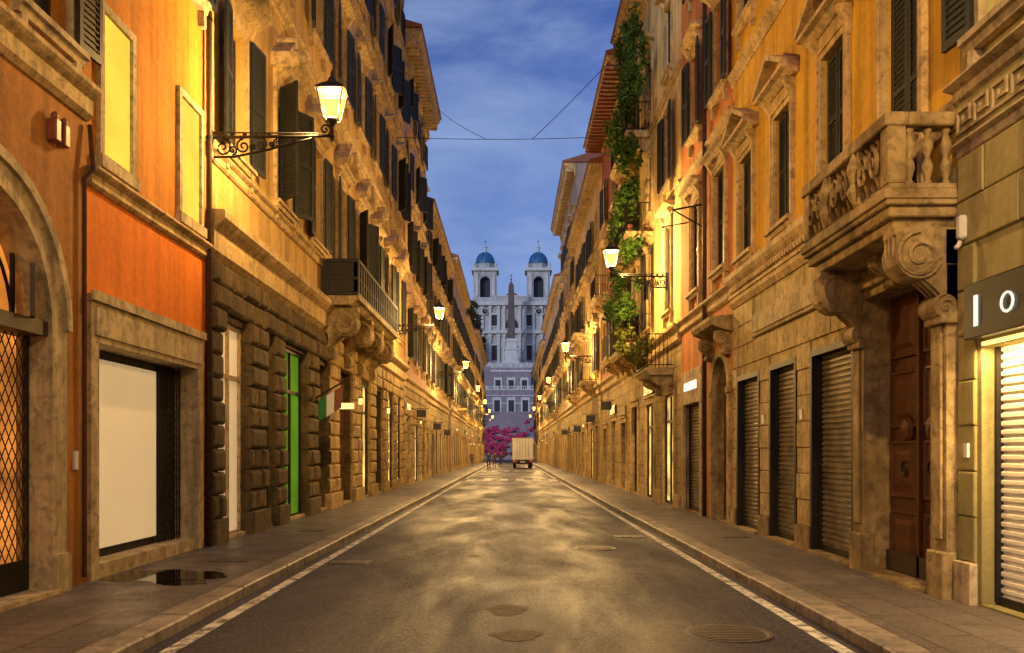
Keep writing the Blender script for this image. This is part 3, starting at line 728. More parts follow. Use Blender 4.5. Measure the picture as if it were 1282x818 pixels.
for (a,c) in ((c0-r-.23,c0-r-.01),(c0+r+.01,c0+r+.23)): b.box('arch_impost','travd',-.02,.12,a,c,zs-.12,zs)
b.fill('door',19.41,20.89,.14,3.05); b.box('fanlight','glass',-.3,-.28,19.41,20.89,3.05,3.9)
b.prof('door_hood','travd',[(-.02,4.35),(.2,4.4),(.45,4.5),(.5,4.6),(.5,4.68),(-.02,4.72)],c0-1.0,c0+1.0)
for q in (c0-.8,c0+.8): b.console(q,.18,4.38,3.85,.35,'travd','hood_brackets')
b.fill('roll',22.2,24.3,.14,2.95)
b.box('shop_fascia','trav',-.02,.08,22.0,24.5,3.0,3.9,.01); b.box('shop_sign','signw',.08,.12,22.5,24.0,3.36,3.58,.01)
for (a,c) in ((22.0,22.2),(24.3,24.5)): b.box('shop_pilaster','trav',-.02,.081,a,c,.1,3.0)
b.string(5.05,5.4,y0,y1,.16,'Bt')
wy=[20.2,22.9]; fl=[(5.9,8.2),(10,12.1),(13.9,15.8)]
b.wall('upper_wall','R3',y0,y1,5.1,H,[(c-.5,c+.5,*f) for c in wy for f in fl])
for i,f in enumerate(fl):
    for c in wy: b.window(c,1.0,*f,'Bt','shut','open' if i else 'closed','flat' if i<2 else None,.14)
b.string(9.0,9.25,y0,y1,.12,'Bt','floor_band')
b.g('drain_pipe','pipe',True).lathe(*b.P(.1,21.5,0)[:2],[(.055,.15),(.055,H)],10)
b.g('wall_awning_arm','iron').tube([b.P(0,21.9,7.9),b.P(.8,21.9,7.75),b.P(.8,23.6,7.75),b.P(0,23.6,7.9)],.025,5)
b.g('wall_awning_arm','iron').tube([b.P(0,21.9,7.3),b.P(.8,21.9,7.75)],.02,5)
b.cornice(H,y0,y1,.6,.7,'Bt'); b.body(y0,y1,H); b.finish()

# ================= RIGHT with plant balconies
BAL=((31.6,5.5,2.6),(34.4,5.5,2.2),(31.8,9.4,2.6),(34.4,9.4,2.2),(32,12.9,3),(34.6,12.9,1.8))
o=std('plant_balcony_house',1,WR,25,36,18.5,'R4',gm='gst',gz=4.9,floors=((6.0,8.7),(9.9,12.1),(13.3,15.4)),pitch=2.75,ww=1.0,peds=('flat',None),modes=('closed','open'),over=.7,slat=.08,balc=BAL)
for (c,z,w) in BAL: o.box('planter_boxes','redpl',.62,.78,c-w/2+.1,c+w/2-.1,z+.02,z+.25)
o.finish()
pl=empty('balcony_plants')
g=Geo(M['leaf']); gy=Geo(M['leafy'])
for (y,z,ry,rz,n) in ((31.6,10.6,1.6,1.0,1500),(34.3,10.4,1.2,1.0,1100),(31.0,9.0,1.3,.6,700),(31.2,14.3,1.9,1.1,1800),(34.5,14.0,1.0,1.2,900),(30.5,12.3,1.1,.9,800),(32,16.3,1.5,.9,900),(30.2,7.0,.6,.8,400),(32.6,7.0,.9,.9,700),(34.6,7.2,.9,1.1,700),(34.8,8.4,.8,.8,400),(29.4,15.9,.7,1.0,500),(28.6,14.2,.5,1.3,300)):
    leaves(g,(WR-.7,y,z),(.45,ry,rz),n,.085)
for (y,z,ry,rz,n) in ((31.2,5.75,1.1,.5,900),(27.3,4.75,1.1,.5,900)): leaves(gy,(WR-.8,y,z),(.4,ry,rz),n,.075)
g.obj('green_foliage',pl,False); gy.obj('yellow_foliage',pl,False)
pb=Bld('planter_ledge',1,WR); pb.wm='R4'; pb.balcony_iron(26.2,28.5,4.25,.8,'trav'); pb.finish()

o=std('red_eaves_house',1,WR+.03,36,47,18,'R4r',gm='gst',tm='Bt',floors=((6.2,8.4),(9.9,12),(13.4,15.4)),pitch=2.75,over=.95,ch=.5,slat=.12,balc=((38,5.7,2.2),(43.6,9.3,2.2)))
for k in range(24): o.box('eaves_rafters','redpl',0,.93,36.2+k*.45,36.3+k*.45,17.6,17.74)
o.finish()
o=std('yellow_house',1,WR-.06,47,66,17.2,'R4',floors=((6.2,8.4),(9.8,11.8),(13.2,15)),pitch=3.1,slat=.14,balc=((50,5.7,2.4),(56,9.2,2.2),(62,5.7,2.4))); o.finish()
o=std('rose_grey_palazzo',1,WR+.02,66,86,23.5,'R6',floors=((6.4,8.8),(10.6,12.8),(14.6,16.6),(18.4,20.2)),over=.95,ch=1.0,slat=.2,peds=('tri','flat')); o.finish()
o=std('tan_corner_house',1,WR,86,124,19,'E',slat=.25,pitch=3.5,balc=((92,5.8,2.4),(104,9.6,2.4)),modes=('open',)); o.finish()
o=std('ochre_corner_house',1,WR-.05,124,180,17.5,'R4',slat=.3,modes=('open','closed')); o.finish()

pt=empty('roof_terrace_plants'); g=Geo(M['leafd'])
for i in range(22): leaves(g,(-4.9-U(0,1.2),U(112,166),19.6+U(.3,1.9)),(1.0,1.8,1.2),130,.24)
for i in range(10): leaves(g,(5.6,U(126,175),18.6+U(.2,.9)),(.9,1.8,.9),110,.22)
g.obj('shrubs',pt,False)

for (sd,W,y,z) in ((-1,WL,57,3.4),(-1,WL,66,3.2),(1,WR,49,3.6),(1,WR,59,3.3),(-1,WL,47,3.8),(1,WR,73,3.4),(1,WR,41,3.9)):
    b=Bld('projecting_shop_sign',sd,W); b.wm='R1'
    b.box('sign_board','signb',.15,.65,y-.04,y+.04,z-.2,z+.2,.01); b.box('sign_arm','iron',-.01,.8,y-.015,y+.015,z+.24,z+.27); b.finish()

# ---------------------------------------------------------------- ground
def sheet(name,mat,x0,x1,y0,y1,z):
    g=Geo(mat); g.add([(x0,y0,z),(x1,y0,z),(x1,y1,z),(x0,y1,z)],[(0,1,2,3)])
    return g.obj(name,None,False)
sheet('ground',M['ground'],-3000,3000,-3000,3000,-.004)
sheet('piazza_pavement',M['piazza'],-60,60,168,215,0.0)
g=Geo(M['asphalt']); xs=[-3.15+6.2*i/12 for i in range(13)]
def camb(x): return .004+.05*(1-((x+.05)/3.15)**2)
rows=[[(x,y,camb(x)) for x in xs] for y in [-10+4*i for i in range(50)]]
g.ring(rows,cap=False,closed=False); road=g.obj('road',None,False); 
g=Geo(M['paint'])
for (a,c) in ((-2.97,-2.83),(2.76,2.9)):
    ya=-8
    while ya<168:
        if ya<50.4 or ya>56: g.add([(a,ya,camb(a)+.005),(c,ya,camb(c)+.005),(c,ya+.9,camb(c)+.005),(a,ya+.9,camb(a)+.005)],[(0,1,2,3)])
        ya+=.9
g.obj('edge_lines',None,False)
for (ya,yb) in ((51.5,55),(78,81)):
    g=Geo(M['paint']); x=-2.7
    while x<2.5:
        g.add([(x,ya,camb(x)+.006),(x+.5,ya,camb(x+.5)+.006),(x+.5,yb,camb(x+.5)+.006),(x,yb,camb(x)+.006)],[(0,1,2,3)]); x+=1.0
    g.obj('zebra_crossing',None,False)
for nm,x0,x1 in (('pavement',-6.5,-3.45),('pavement',3.35,6.2)):
    g=Geo(M['pave']); g.box(x0,x1,-10,168 if x0<0 else 180,-.05,.118); g.obj(nm)
for x0,x1 in ((-3.45,-3.14),(3.04,3.35)):
    g=Geo(M['kerb'],False,.018); y=-10
    while y<168:
        L=U(.8,1.3); g.box(x0+U(-.006,.006),x1+U(-.006,.006),y+.005,y+L-.005,-.05,.125+U(-.004,.004)); y+=L
    g.obj('kerb')
def cover(x,y,r,z,sq=False,nm='manhole_cover'):
    e=empty(nm); g=Geo(M['cast'])
    if sq:
        g.box(x-r,x+r,y-r*.7,y+r*.7,z-.02,z+.006); 
        for i in range(6): g.box(x-r*.85+i*r*.3,x-r*.85+i*r*.3+.05,y-r*.55,y+r*.55,z+.006,z+.012)
    else:
        g.lathe(x,y,[(r,z-.02),(r,z+.004),(r*.9,z+.004),(r*.88,z-.002),(r*.84,z-.002),(r*.83,z+.006)],32)
        for i in range(-4,5):
            w=math.sqrt(max(0,(r*.8)**2-(i*r*.18)**2)); g.box(x-w,x+w,y+i*r*.18-.015,y+i*r*.18+.015,z+.006,z+.01)
    g.obj('cover',e)
cover(2.0,8.1,.40,camb(2)+.004); cover(1.45,15.2,.36,camb(1.45)+.004); cover(2.35,17.5,.3,camb(2.35)+.004,True,'drain_grate'); cover(-2.45,13.4,.3,camb(-2.45)+.004,True,'drain_grate')
cover(-4.1,12.9,.3,.12,True,'drain_grate'); cover(4.2,16.5,.28,.12,True,'drain_grate'); cover(-4.0,17.8,.25,.12,True,'drain_grate')
def blob(nm,mat,x,y,rx,ry,z,seed):
    random.seed(seed); g=Geo(mat); ph=[U(0,6.28) for _ in range(4)]; n=48
    g.add([(x+rx*math.cos(t)*(1+.18*math.sin(3*t+ph[0])+.1*math.sin(5*t+ph[1])+.05*math.sin(11*t+ph[3])),y+ry*math.sin(t)*(1+.15*math.sin(2*t+ph[2])+.1*math.sin(7*t+ph[1])),z) for t in [2*math.pi*i/n for i in range(n)]],[tuple(range(n))]); g.obj(nm,None,False)
blob('puddle',M['puddle'],-4.5,11.3,.75,.62,.122,3); blob('puddle',M['puddle'],-4.0,10.7,.3,.22,.122,5)
M['patch']=simple('repair_patch',(.15,.11,.075),.8,nsc=14,var=.75)
for (x,y,rx,ry,s) in ((-.05,9.2,.2,.3,1),(.05,7.9,.22,.24,2),(-.6,14,.1,.2,4)): blob('asphalt_patch',M['patch'],x,y,rx,ry,camb(x)+.003,s)
random.seed(11)

# ---------------------------------------------------------------- lamps
def lamp(side,W,Y,Z=7.15,power=900):
    b=Bld('street_lamp',side,W); b.wm='R1'; L=W-3.1
    b.box('wall_plate','iron',-.01,.04,Y-.05,Y+.05,Z-.42,Z+.12)
    g=b.g('bracket','iron',True)
    P=lambda o,z:b.P(o,Y,z)
    g.tube([P(0,Z),P(L*.5,Z+.02),P(L,Z+.03)],.028,6); g.tube([P(0,Z+.09),P(L*.9,Z+.075)],.014,6)
    g.tube([P(0,Z-.34),P(L*.2,Z-.33),P(L*.45,Z-.22),P(L*.7,Z-.08),P(L*.85,Z)],.022,6)
    def spir(co,cz,r,d,st,turn=9.5):
        g.tube([P(co+r*(1-.85*t/18)*math.cos(st+d*turn*t/18),cz+r*(1-.85*t/18)*math.sin(st+d*turn*t/18)) for t in range(19)],.018,5)
    for i,(f,r) in enumerate(((.1,.155),(.27,.13),(.42,.10),(.55,.075),(.67,.05))): spir(L*f,Z-.02-r,r,1 if i%2 else -1,1.57); 
    for i,(f,r) in enumerate(((.18,.08),(.35,.06),(.5,.05))): spir(L*f,Z-.27+f*.3,r,-1 if i%2 else 1,-1.57)
    for i in range(9): spir(L*(.08+i*.1),Z+.045,.03,1,0,6)
    spir(L-.12,Z+.14,.11,1,-1.57)
    x,y,_=P(L,Z); zb=Z+.30
    g2=b.g('lantern_frame','iron')
    g2.lathe(x,y,[(.02,Z-.06),(.05,Z),(.03,Z+.05),(.025,Z+.18),(.07,Z+.24),(.10,zb-.02),(.11,zb)],10)
    hb,ht,hh=.12,.22,.48
    cs=[(1,1),(-1,1),(-1,-1),(1,-1)]
    for k in range(4):
        a=cs[k]; c=cs[(k+1)%4]
        g2.tube([(x+a[0]*hb,y+a[1]*hb,zb),(x+a[0]*ht,y+a[1]*ht,zb+hh)],.014,4)
        g2.tube([(x+a[0]*hb,y+a[1]*hb,zb),(x+c[0]*hb,y+c[1]*hb,zb)],.012,4); g2.tube([(x+a[0]*ht,y+a[1]*ht,zb+hh),(x+c[0]*ht,y+c[1]*ht,zb+hh)],.016,4)
        g3=b.g('lantern_glass','pane'); q=.97
        g3.add([(x+a[0]*hb*q,y+a[1]*hb*q,zb+.01),(x+c[0]*hb*q,y+c[1]*hb*q,zb+.01),(x+c[0]*ht*q,y+c[1]*ht*q,zb+hh-.01),(x+a[0]*ht*q,y+a[1]*ht*q,zb+hh-.01)],[(0,1,2,3)])
    s2=math.sqrt(2)
    g2.lathe(x,y,[(.25*s2,zb+hh),(.24*s2,zb+hh+.03),(.15*s2,zb+hh+.12),(.09*s2,zb+hh+.16)],4,math.pi/4)
    g2.lathe(x,y,[(.09,zb+hh+.16),(.09,zb+hh+.2),(.05,zb+hh+.26),(.02,zb+hh+.29),(.03,zb+hh+.33),(.005,zb+hh+.4)],8)
    b.finish()
    l=D.lights.new('lamp_light','POINT'); l.energy=power; l.color=(1,.60,.19); l.shadow_soft_size=.08
    lo=D.objects.new('lamp_light',l); COL.objects.link(lo); lo.location=(x,y,zb+.2); lo.parent=b.root
PW=1700
for y in (15.2,37.9,60,82,104,126,148): lamp(-1,WL,y,power=PW*(.8 if y<16 else 1.25))
for y in (4,27.2,50,73,96,120,144): lamp(1,WR,y,power=PW*(.85 if y<20 else 1.25))
lamp(-1,WL,-6,power=PW*.8)

def litarea(name,loc,sx,sy,rot,e,col=(1,.66,.26)):
    l=D.lights.new(name,'AREA'); l.shape='RECTANGLE'; l.size=sx; l.size_y=sy; l.energy=e; l.color=col
    o=D.objects.new(name,l); COL.objects.link(o); o.location=loc; o.rotation_euler=rot
litarea('shop_strip_light',(WR-.06,7.5,2.76),.1,2.9,(0,math.radians(-10),0),130)

# ---------------------------------------------------------------- cables
g=Geo(M['iron'])
def cable(g,a,c,sag=.3,r=.014):
    a=Vector(a);c=Vector(c); g.tube([tuple(a.lerp(c,i/14)-Vector((0,0,sag*4*(i/14)*(1-i/14)))) for i in range(15)],r,4)
cable(g,(-5.2,38,15.35),(4.83,38,15.4),.12); cable(g,(4.8,33,17.6),(.9,38,15.25),.1); cable(g,(-4.4,50.5,21.6),(-1.05,38,15.25),.15)
g.obj('overhead_cables')

# ---------------------------------------------------------------- piazza, steps, church
st=empty('spanish_steps'); g=Geo(M['steps'])
def flight(x0,x1,ya,yb,za,zb,n,curve=0):
    for i in range(n):
        y=ya+(yb-ya)*i/n; z=za+(zb-za)*(i+1)/n
        if curve:
            N=12; top=[];
            for k in range(N+1):
                x=x0+(x1-x0)*k/N; top.append((x,y-curve*(1-((x-(x0+x1)/2)/((x1-x0)/2))**2)))
            poly=top+[(x1,yb-.01),(x0,yb-.01)]
            g.ring([[(p[0],p[1],za-.5) for p in poly],[(p[0],p[1],z-.001) for p in poly]])
        else: g.box(x0,x1,y,yb-.01,za-.5,z-.001)
flight(-16,16,207,222,0,6.5,38,curve=3)
g.box(-20,20,222,230,0,6.51)
flight(-11,11,226,238,6.5,12.5,34,curve=2)
g.box(-20.01,20.01,238,252,0,12.51)
g.box(-7,7,249,262,12.5,19.5)
flight(-14,-7.1,243,260,12.5,19.5,36); flight(7.1,14,243,260,12.5,19.5,36)
g.box(-20.02,20.02,260,300,0,19.48)
g.box(-6,6,266,280,19.48,27.5)
flight(-13,-6.1,262,276,19.5,27.5,40); flight(6.1,13,262,276,19.5,27.5,40)
g.box(-22,22,276,300,19.5,28.9)
g.obj('flights_and_terraces',st)
g=Geo(M['churcht'])
def balust(x0,x1,y,z,h=1.1):
    g.box(x0,x1,y-.2,y+.2,z,z+.2); g.box(x0,x1,y-.22,y+.22,z+h-.18,z+h); n=int((x1-x0)/.5)
    for i in range(n+1):
        x=x0+(x1-x0)*i/n
        if i%6==0: g.box(x-.25,x+.25,y-.25,y+.25,z,z+h+.1)
        else: g.lathe(x,y,[(.12,z+.2),(.08,z+.3),(.15,z+.5),(.07,z+h-.35),(.12,z+h-.18)],6)
balust(-7,7,249.2,19.5); balust(-6,6,266.2,27.5); balust(-13,13,276.4,28.9); balust(-20,-11,226,6.5); balust(11,20,226,6.5)
for x in (-4,0,4):
    for (yy,z0) in ((248.93,13.2),(265.93,20.3)): g.box(x-1.25,x+1.25,yy-.12,yy+.05,z0,z0+4.2)
for z in (15.6,17.8): g.box(-7.1,7.1,248.8,249,z,z+.25)
g.box(-6.2,6.2,265.7,266,26.2,26.7)
g.obj('balustrades',st)
g=Geo(M['churchw'])
for x in (-4,0,4):
    for (yy,z0) in ((248.8,13.2),(265.8,20.3)): g.box(x-.8,x+.8,yy-.03,yy+.05,z0+.1,z0+3.4)
g.obj('niche_openings',st)
az=empty('azalea_bushes'); g=Geo(M['azal']); g2=Geo(M['leafd'])
for i in range(120):
    x=U(-10,10); t=R(); y=205.5+t*16; z=.5+t*6.6
    if 206<y<211 and abs(x)<1.0: continue
    leaves(g,(x,y,z+.7),(1.15,.9,.7),130,.24,5); leaves(g2,(x,y,z+.2),(1.1,.9,.5),60,.24,4)
for i in range(12):
    x=random.choice((-1,1))*U(4,9.5); t=R()*.5; y=225+t*12; z=7+t*5.5
    leaves(g,(x,y,z+.3),(.9,.7,.6),90,.2,4); leaves(g2,(x,y,z),(.9,.7,.4),50,.2,4)
g.obj('blossom',az,False); g2.obj('foliage',az,False)

ob=empty('obelisk'); g=Geo(M['granite']); s2=math.sqrt(2)
g.lathe(0,282,[(1.3*s2,38.2),(.85*s2,55.2),(.02,57)],4,math.pi/4); g.obj('shaft',ob)
g=Geo(M['churcht'])
for (r,z0,z1) in ((3,28.9,29.8),(2.4,29.8,30.6),(1.9,30.6,34.6),(2.2,34.6,35.2),(1.7,35.2,37.2),(1.95,37.2,37.7),(1.5,37.7,38.2)): g.box(-r,r,282-r,282+r,z0,z1)
g.obj('pedestal',ob)
g=Geo(M['iron']); g.lathe(0,282,[(.05,56.9),(.3,57.3),(.05,57.6)],8); g.box(-.08,.08,281.95,282.05,57.5,59.2); g.box(-.5,.5,281.95,282.05,58.4,58.55); g.obj('cross',ob)

ch=empty('twin_towered_church'); g=Geo(M['church']); t=Geo(M['churcht']); w=Geo(M['churchw']); dm=Geo(M['dome'],True)
CY=292; cx=.2; z0=28.9
HW=13
g.box(cx-HW,cx+HW,CY,CY+18,z0,50.5)
g.box(cx-8,cx+8,CY+10,CY+60,z0,51)
dm2=Geo(M['roof']); dm2.ring([[(cx-8.5,CY+3,50.6),(cx+8.5,CY+3,50.6),(cx,CY+3,56)],[(cx-8.5,CY+60,50.6),(cx+8.5,CY+60,50.6),(cx,CY+60,56)]])
t.box(cx-HW-.8,cx+HW+.8,CY-1.5,CY+17.9,41.2,42.2); t.box(cx-HW-.9,cx+HW+.9,CY-1.7,CY+18.1,50.5,51.7)
t.box(cx-HW-.3,cx+HW+.3,CY-.9,CY+17.9,z0+.0,z0+2.2)
for x in (-12.4,-9.8,-7.2,-4.4,-2.6,2.6,4.4,7.2,9.8,12.4):
    t.box(cx+x-.42,cx+x+.42,CY-.7,CY+.1,z0+2.2,41.2); t.box(cx+x-.42,cx+x+.42,CY-.68,CY+.1,42.2,50.5); t.box(cx+x-.6,cx+x+.6,CY-.9,CY+.1,40.2,41.2); t.box(cx+x-.6,cx+x+.6,CY-.9,CY+.1,49.6,50.5)
g.box(cx-5,cx+5,CY+.5,CY+6,51.7,53.6); t.box(cx-5.3,cx+5.3,CY+.2,CY+6,53.6,54.1)
w.box(cx-1.5,cx+1.5,CY-.1,CY+.2,z0+2.2,z0+7.5); t.ring([[(cx-2.4,CY-1.2,z0+8),(cx+2.4,CY-1.2,z0+8),(cx,CY-1.2,z0+9.6)],[(cx-2.4,CY,z0+8),(cx+2.4,CY,z0+8),(cx,CY,z0+9.6)]])
for x in (-5.8,5.8,-11.1,11.1):
    w.box(cx+x-.85,cx+x+.85,CY-.06,CY+.2,z0+3.6,z0+8.4); t.box(cx+x-1.15,cx+x+1.15,CY-.8,CY+.1,z0+8.4,z0+8.9)
    w.box(cx+x-.85,cx+x+.85,CY-.06,CY+.2,43.8,47.4); t.box(cx+x-1.15,cx+x+1.15,CY-.8,CY+.1,47.4,47.9); t.box(cx+x-1.1,cx+x+1.1,CY-.5,CY+.1,43.4,43.8)
w.ring([[(cx+2.3*math.cos(math.pi*k/12),yy,43.2+3.2*math.sin(math.pi*k/12)) for k in range(13)] for yy in (CY-.06,CY+.1)])
for k in (-.8,.8): t.box(cx+k-.12,cx+k+.12,CY-.2,CY-.05,43.2,46.1)
for sg in (-1,1):
    X=cx+sg*8.9; hw=4.1
    g.box(X-hw,X+hw,CY+.2,CY+8.2,51.7,53.4)
    for (px,py) in ((-1,0),(1,0),(-1,1),(1,1)):
        xx=X+px*2.75; yy=CY+1.3+py*5.3; g.box(xx-1.05,xx+1.05,yy-1,yy+1,53.4,62.2)
        t.box(xx-.5,xx+.5,yy-1.35,yy+1.2,53.9,61.3)
    w.box(X-1.72,X+1.72,CY+2.8,CY+5,53.4,61)
    g.box(X-1.7,X+1.7,CY+.4,CY+7.4,60.4,62.19)
    for k in range(8):
        a0=math.pi*k/8;a1=math.pi*(k+1)/8
        g.ring([[(X+1.7*math.cos(a),CY+y,58.7+1.7*math.sin(a)) for a in (a0,a1)]+[(X+1.7*math.cos(a1),CY+y,60.5),(X+1.7*math.cos(a0),CY+y,60.5)] for y in (.4,1.6)])
    t.box(X-hw-.4,X+hw+.4,CY-.5,CY+8.4,62.2,63.2)
    for px in (-1,1): t.lathe(X+px*3.6,CY+.5,[(.45,63.2),(.3,63.8),(.5,64.4),(.1,65.2)],8)
    t.ring([[(X+1.2*math.cos(a*.39),y,48.6+1.2*math.sin(a*.39)) for a in range(16)] for y in (CY-.8,CY-.1)])
    w.ring([[(X+.95*math.cos(a*.39),y,48.6+.95*math.sin(a*.39)) for a in range(16)] for y in (CY-.86,CY-.75)])
    t.box(X-.06,X+.06,CY-.92,CY-.87,48.6,49.4); t.box(X,X+.5,CY-.92,CY-.87,48.54,48.66)
    g.lathe(X,CY+4,[(3.3,63.2),(3.3,64.6),(3.5,64.7),(3.5,65.0)],8,math.pi/8)
    dm.lathe(X,CY+4,[(3.3*math.cos(q),65+4.1*math.sin(q)) for q in [i*math.pi/2/9 for i in range(9)]]+[(.6,69.1)],16)
    for k in range(8):
        a=k*math.pi/4+math.pi/8; dm.tube([(X+3.38*math.cos(q)*math.cos(a),CY+4+3.38*math.cos(q)*math.sin(a),65+4.15*math.sin(q)) for q in [i*math.pi/2/9 for i in range(9)]],.14,5)
    t.lathe(X,CY+4,[(.7,69),(.55,69.2),(.5,70.6),(.75,70.8),(.4,71.3),(.1,71.8)],8)
    w.box(X-.06,X+.06,CY+3.95,CY+4.05,71.7,73.6); w.box(X-.4,X+.4,CY+3.95,CY+4.05,72.7,72.85)
g.obj('stucco_walls',ch); t.obj('pilasters_and_cornices',ch); w.obj('openings_and_clocks',ch); dm.obj('domes',ch); dm2.obj('nave_roof',ch)
g=Geo(M['churcht'])
for i in range(12): g.box(cx-5+i*.2,cx+5-i*.2,CY-4.5+i*.3,CY-.95-i*.002,z0,z0+.18*(i+1))
g.obj('front_stairs',ch)
g=Geo(M['ground'])
g.add([(-300,262,-.1),(-21,262,-.1),(-21,285,28.8),(-300,285,28.8)],[(0,1,2,3)]); g.add([(300,262,-.1),(21,262,-.1),(21,285,28.8),(300,285,28.8)],[(0,1,2,3)])
g.add([(-300,285,28.8),(300,285,28.8),(300,900,28.8),(-300,900,28.8)],[(0,1,2,3)]); g.obj('hill',None,False)
def flank(name,side,x,y0,y1,H,wm):
    b=Bld(name,side,x); b.wm=wm
    fl=[(4,6.4),(8,10.2),(12,14),(15.6,17)]
    n=int((y1-y0)/3.2); ys=[y0+(y1-y0)*(i+.5)/n for i in range(n)]
    b.wall('wall',wm,y0,y1,0,H,[(c-.6,c+.6,*f) for c in ys for f in fl if f[1]<H-1])
    for f in fl:
        if f[1]<H-1:
            for c in ys: b.window(c,1.2,*f,'trav','shutb','open',None,slat=.4)
    b.cornice(H,y0,y1,.7,.9,'trav'); b.body(y0,y1,H,16,wm); b.finish()
flank('steps_side_palace',-1,21,209,258,18.5,'C'); flank('steps_side_palace',1,21,209,258,18.5,'E')
def front(name,x0,x1,y,H,wm):
    e=empty(name); g=Geo(M[wm]); g.box(x0,x1,y,y+10,0,H); g.obj('wall',e); w=Geo(M['shutb']); t=Geo(M['trav'])
    n=int((x1-x0)/3.2)
    for i in range(n):
        for z in (4,8,12):
            x=x0+(x1-x0)*(i+.5)/n; w.box(x-.6,x+.6,y-.05,y+.02,z,z+2.2); t.box(x-.8,x+.8,y-.12,y+.02,z+2.2,z+2.4); t.box(x-.8,x+.8,y-.15,y+.02,z-.2,z)
    t.box(x0-.3,x1+.3,y-.6,y+10.3,H,H+.6); w.obj('windows',e); t.obj('trim',e)
front('piazza_house',-60,-38,209,17,'E'); front('piazza_house',38,60,209,17,'Dd')
def tree(x,y,z,h,r,mat='leafd'):
    e=empty('evergreen_tree'); g=Geo(M['bark'],True)
    g.tube([(x,y,z),(x+.2,y,z+h*.3),(x,y,z+h*.7)],.4,8,.15)
    for k in range(7):
        a=k*.9; zz=z+h*(.3+.06*k); g.tube([(x,y,zz),(x+math.cos(a)*r*.4,y+math.sin(a)*r*.4,zz+h*.1),(x+math.cos(a)*r*.8,y+math.sin(a)*r*.8,zz+h*.16)],.16,6,.04)
    g.obj('trunk_and_limbs',e); l=Geo(M[mat]); leaves(l,(x,y,z+h*.62),(r,r,h*.4),4200,.26,40); l.obj('crown',e,False)
tree(-14.8,283,28.5,14,4); tree(-19.5,280,26,17,5); tree(-24,284,28,16,5); tree(15.0,283,28.5,12,3.6); tree(20,281,27,14,4.5)

# ---------------------------------------------------------------- truck
tr=empty('box_truck'); X,Y=1.22,93
M['truckw']=simple('truck_white_paint',(.84,.82,.80),.35,nsc=1.2,var=.15); M['rubber']=simple('rubber',(.02,.02,.02),.8); M['tail']=emis('tail_lamp',(.8,.04,.02),1.2,.1); M['steel']=simple('steel',(.35,.35,.36),.35,.8)
g=Geo(M['truckw'],False,.04); g.box(X-1.12,X+1.12,Y,Y+4.4,.95,3.25); g.obj('cargo_box',tr)
g=Geo(M['steel'],False,.01)
for q in (-1.13,1.05): g.box(X+q,X+q+.08,Y-.03,Y+.02,.93,3.27)
g.box(X-1.13,X+1.13,Y-.032,Y+.02,3.18,3.272); g.box(X-1.13,X+1.13,Y-.032,Y+.02,.928,1.05)
for q in (-.62,-.3,.3,.62): g.tube([(X+q,Y-.04,1.05),(X+q,Y-.04,3.18)],.02,6)
for q in (-.62,.5): g.box(X+q,X+q+.15,Y-.07,Y-.03,1.6,1.66)
g.box(X-.012,X+.012,Y-.015,Y+.01,1.05,3.18); g.obj('rear_door_hardware',tr)
g=Geo(M['rubber'],False,.01); g.box(X-.45,X-.33,Y+.1,Y+6.2,.6,.95); g.box(X+.33,X+.45,Y+.1,Y+6.2,.6,.95); g.box(X-1.0,X+1.0,Y+.0,Y+.12,.5,.64)
for q in (-1.05,.68): g.box(X+q,X+q+.37,Y+.55,Y+.57,.25,.85)
g.obj('chassis_and_bumper',tr)
g=Geo(M['rubber'],True)
for yy in (Y+1.1,Y+5.4):
    for xx in ((X-1.02,X-.68),(X+.68,X+1.02)):
        g.ring([[(x_,yy+r*math.cos(k*math.pi/12),.44+r*math.sin(k*math.pi/12)) for k in range(24)] for x_,r in ((xx[0],.34),(xx[0]+.04,.4),(xx[1]-.04,.4),(xx[1],.34))])
g.obj('tyres',tr)
g=Geo(M['tail']); g.box(X-1.02,X-.72,Y-.04,Y,.72,.84); g.box(X+.72,X+1.02,Y-.04,Y,.72,.84); g.obj('tail_lamps',tr)
g=Geo(M['whpl']); g.box(X-.26,X+.26,Y-.02,Y,.66,.78); g.obj('number_plate',tr)
g=Geo(M['truckw'],False,.06)
poly=[(Y+4.5,.5),(Y+4.5,2.3),(Y+5.2,2.35),(Y+5.9,1.5),(Y+6.5,1.25),(Y+6.55,.5)]
g.ring([[(X-.98,a,c) for a,c in poly],[(X+.98,a,c) for a,c in poly]]); g.obj('cab',tr)
g=Geo(M['glass'])
for sx in ((-.99,-.97),(.97,.99)): g.ring([[(X+q,a,c) for a,c in ((Y+4.8,1.45),(Y+4.8,2.1),(Y+5.2,2.12),(Y+5.7,1.47))] for q in sx])
g.obj('cab_windows',tr)
g=Geo(M['rubber'],False,.02)
for sg in (-1,1): g.box(X+sg*1.2-.1,X+sg*1.2+.1,Y+5.6,Y+5.7,1.4,1.8); g.tube([(X+sg*.98,Y+5.6,1.6),(X+sg*1.15,Y+5.65,1.6)],.02,5)
g.obj('mirrors',tr)

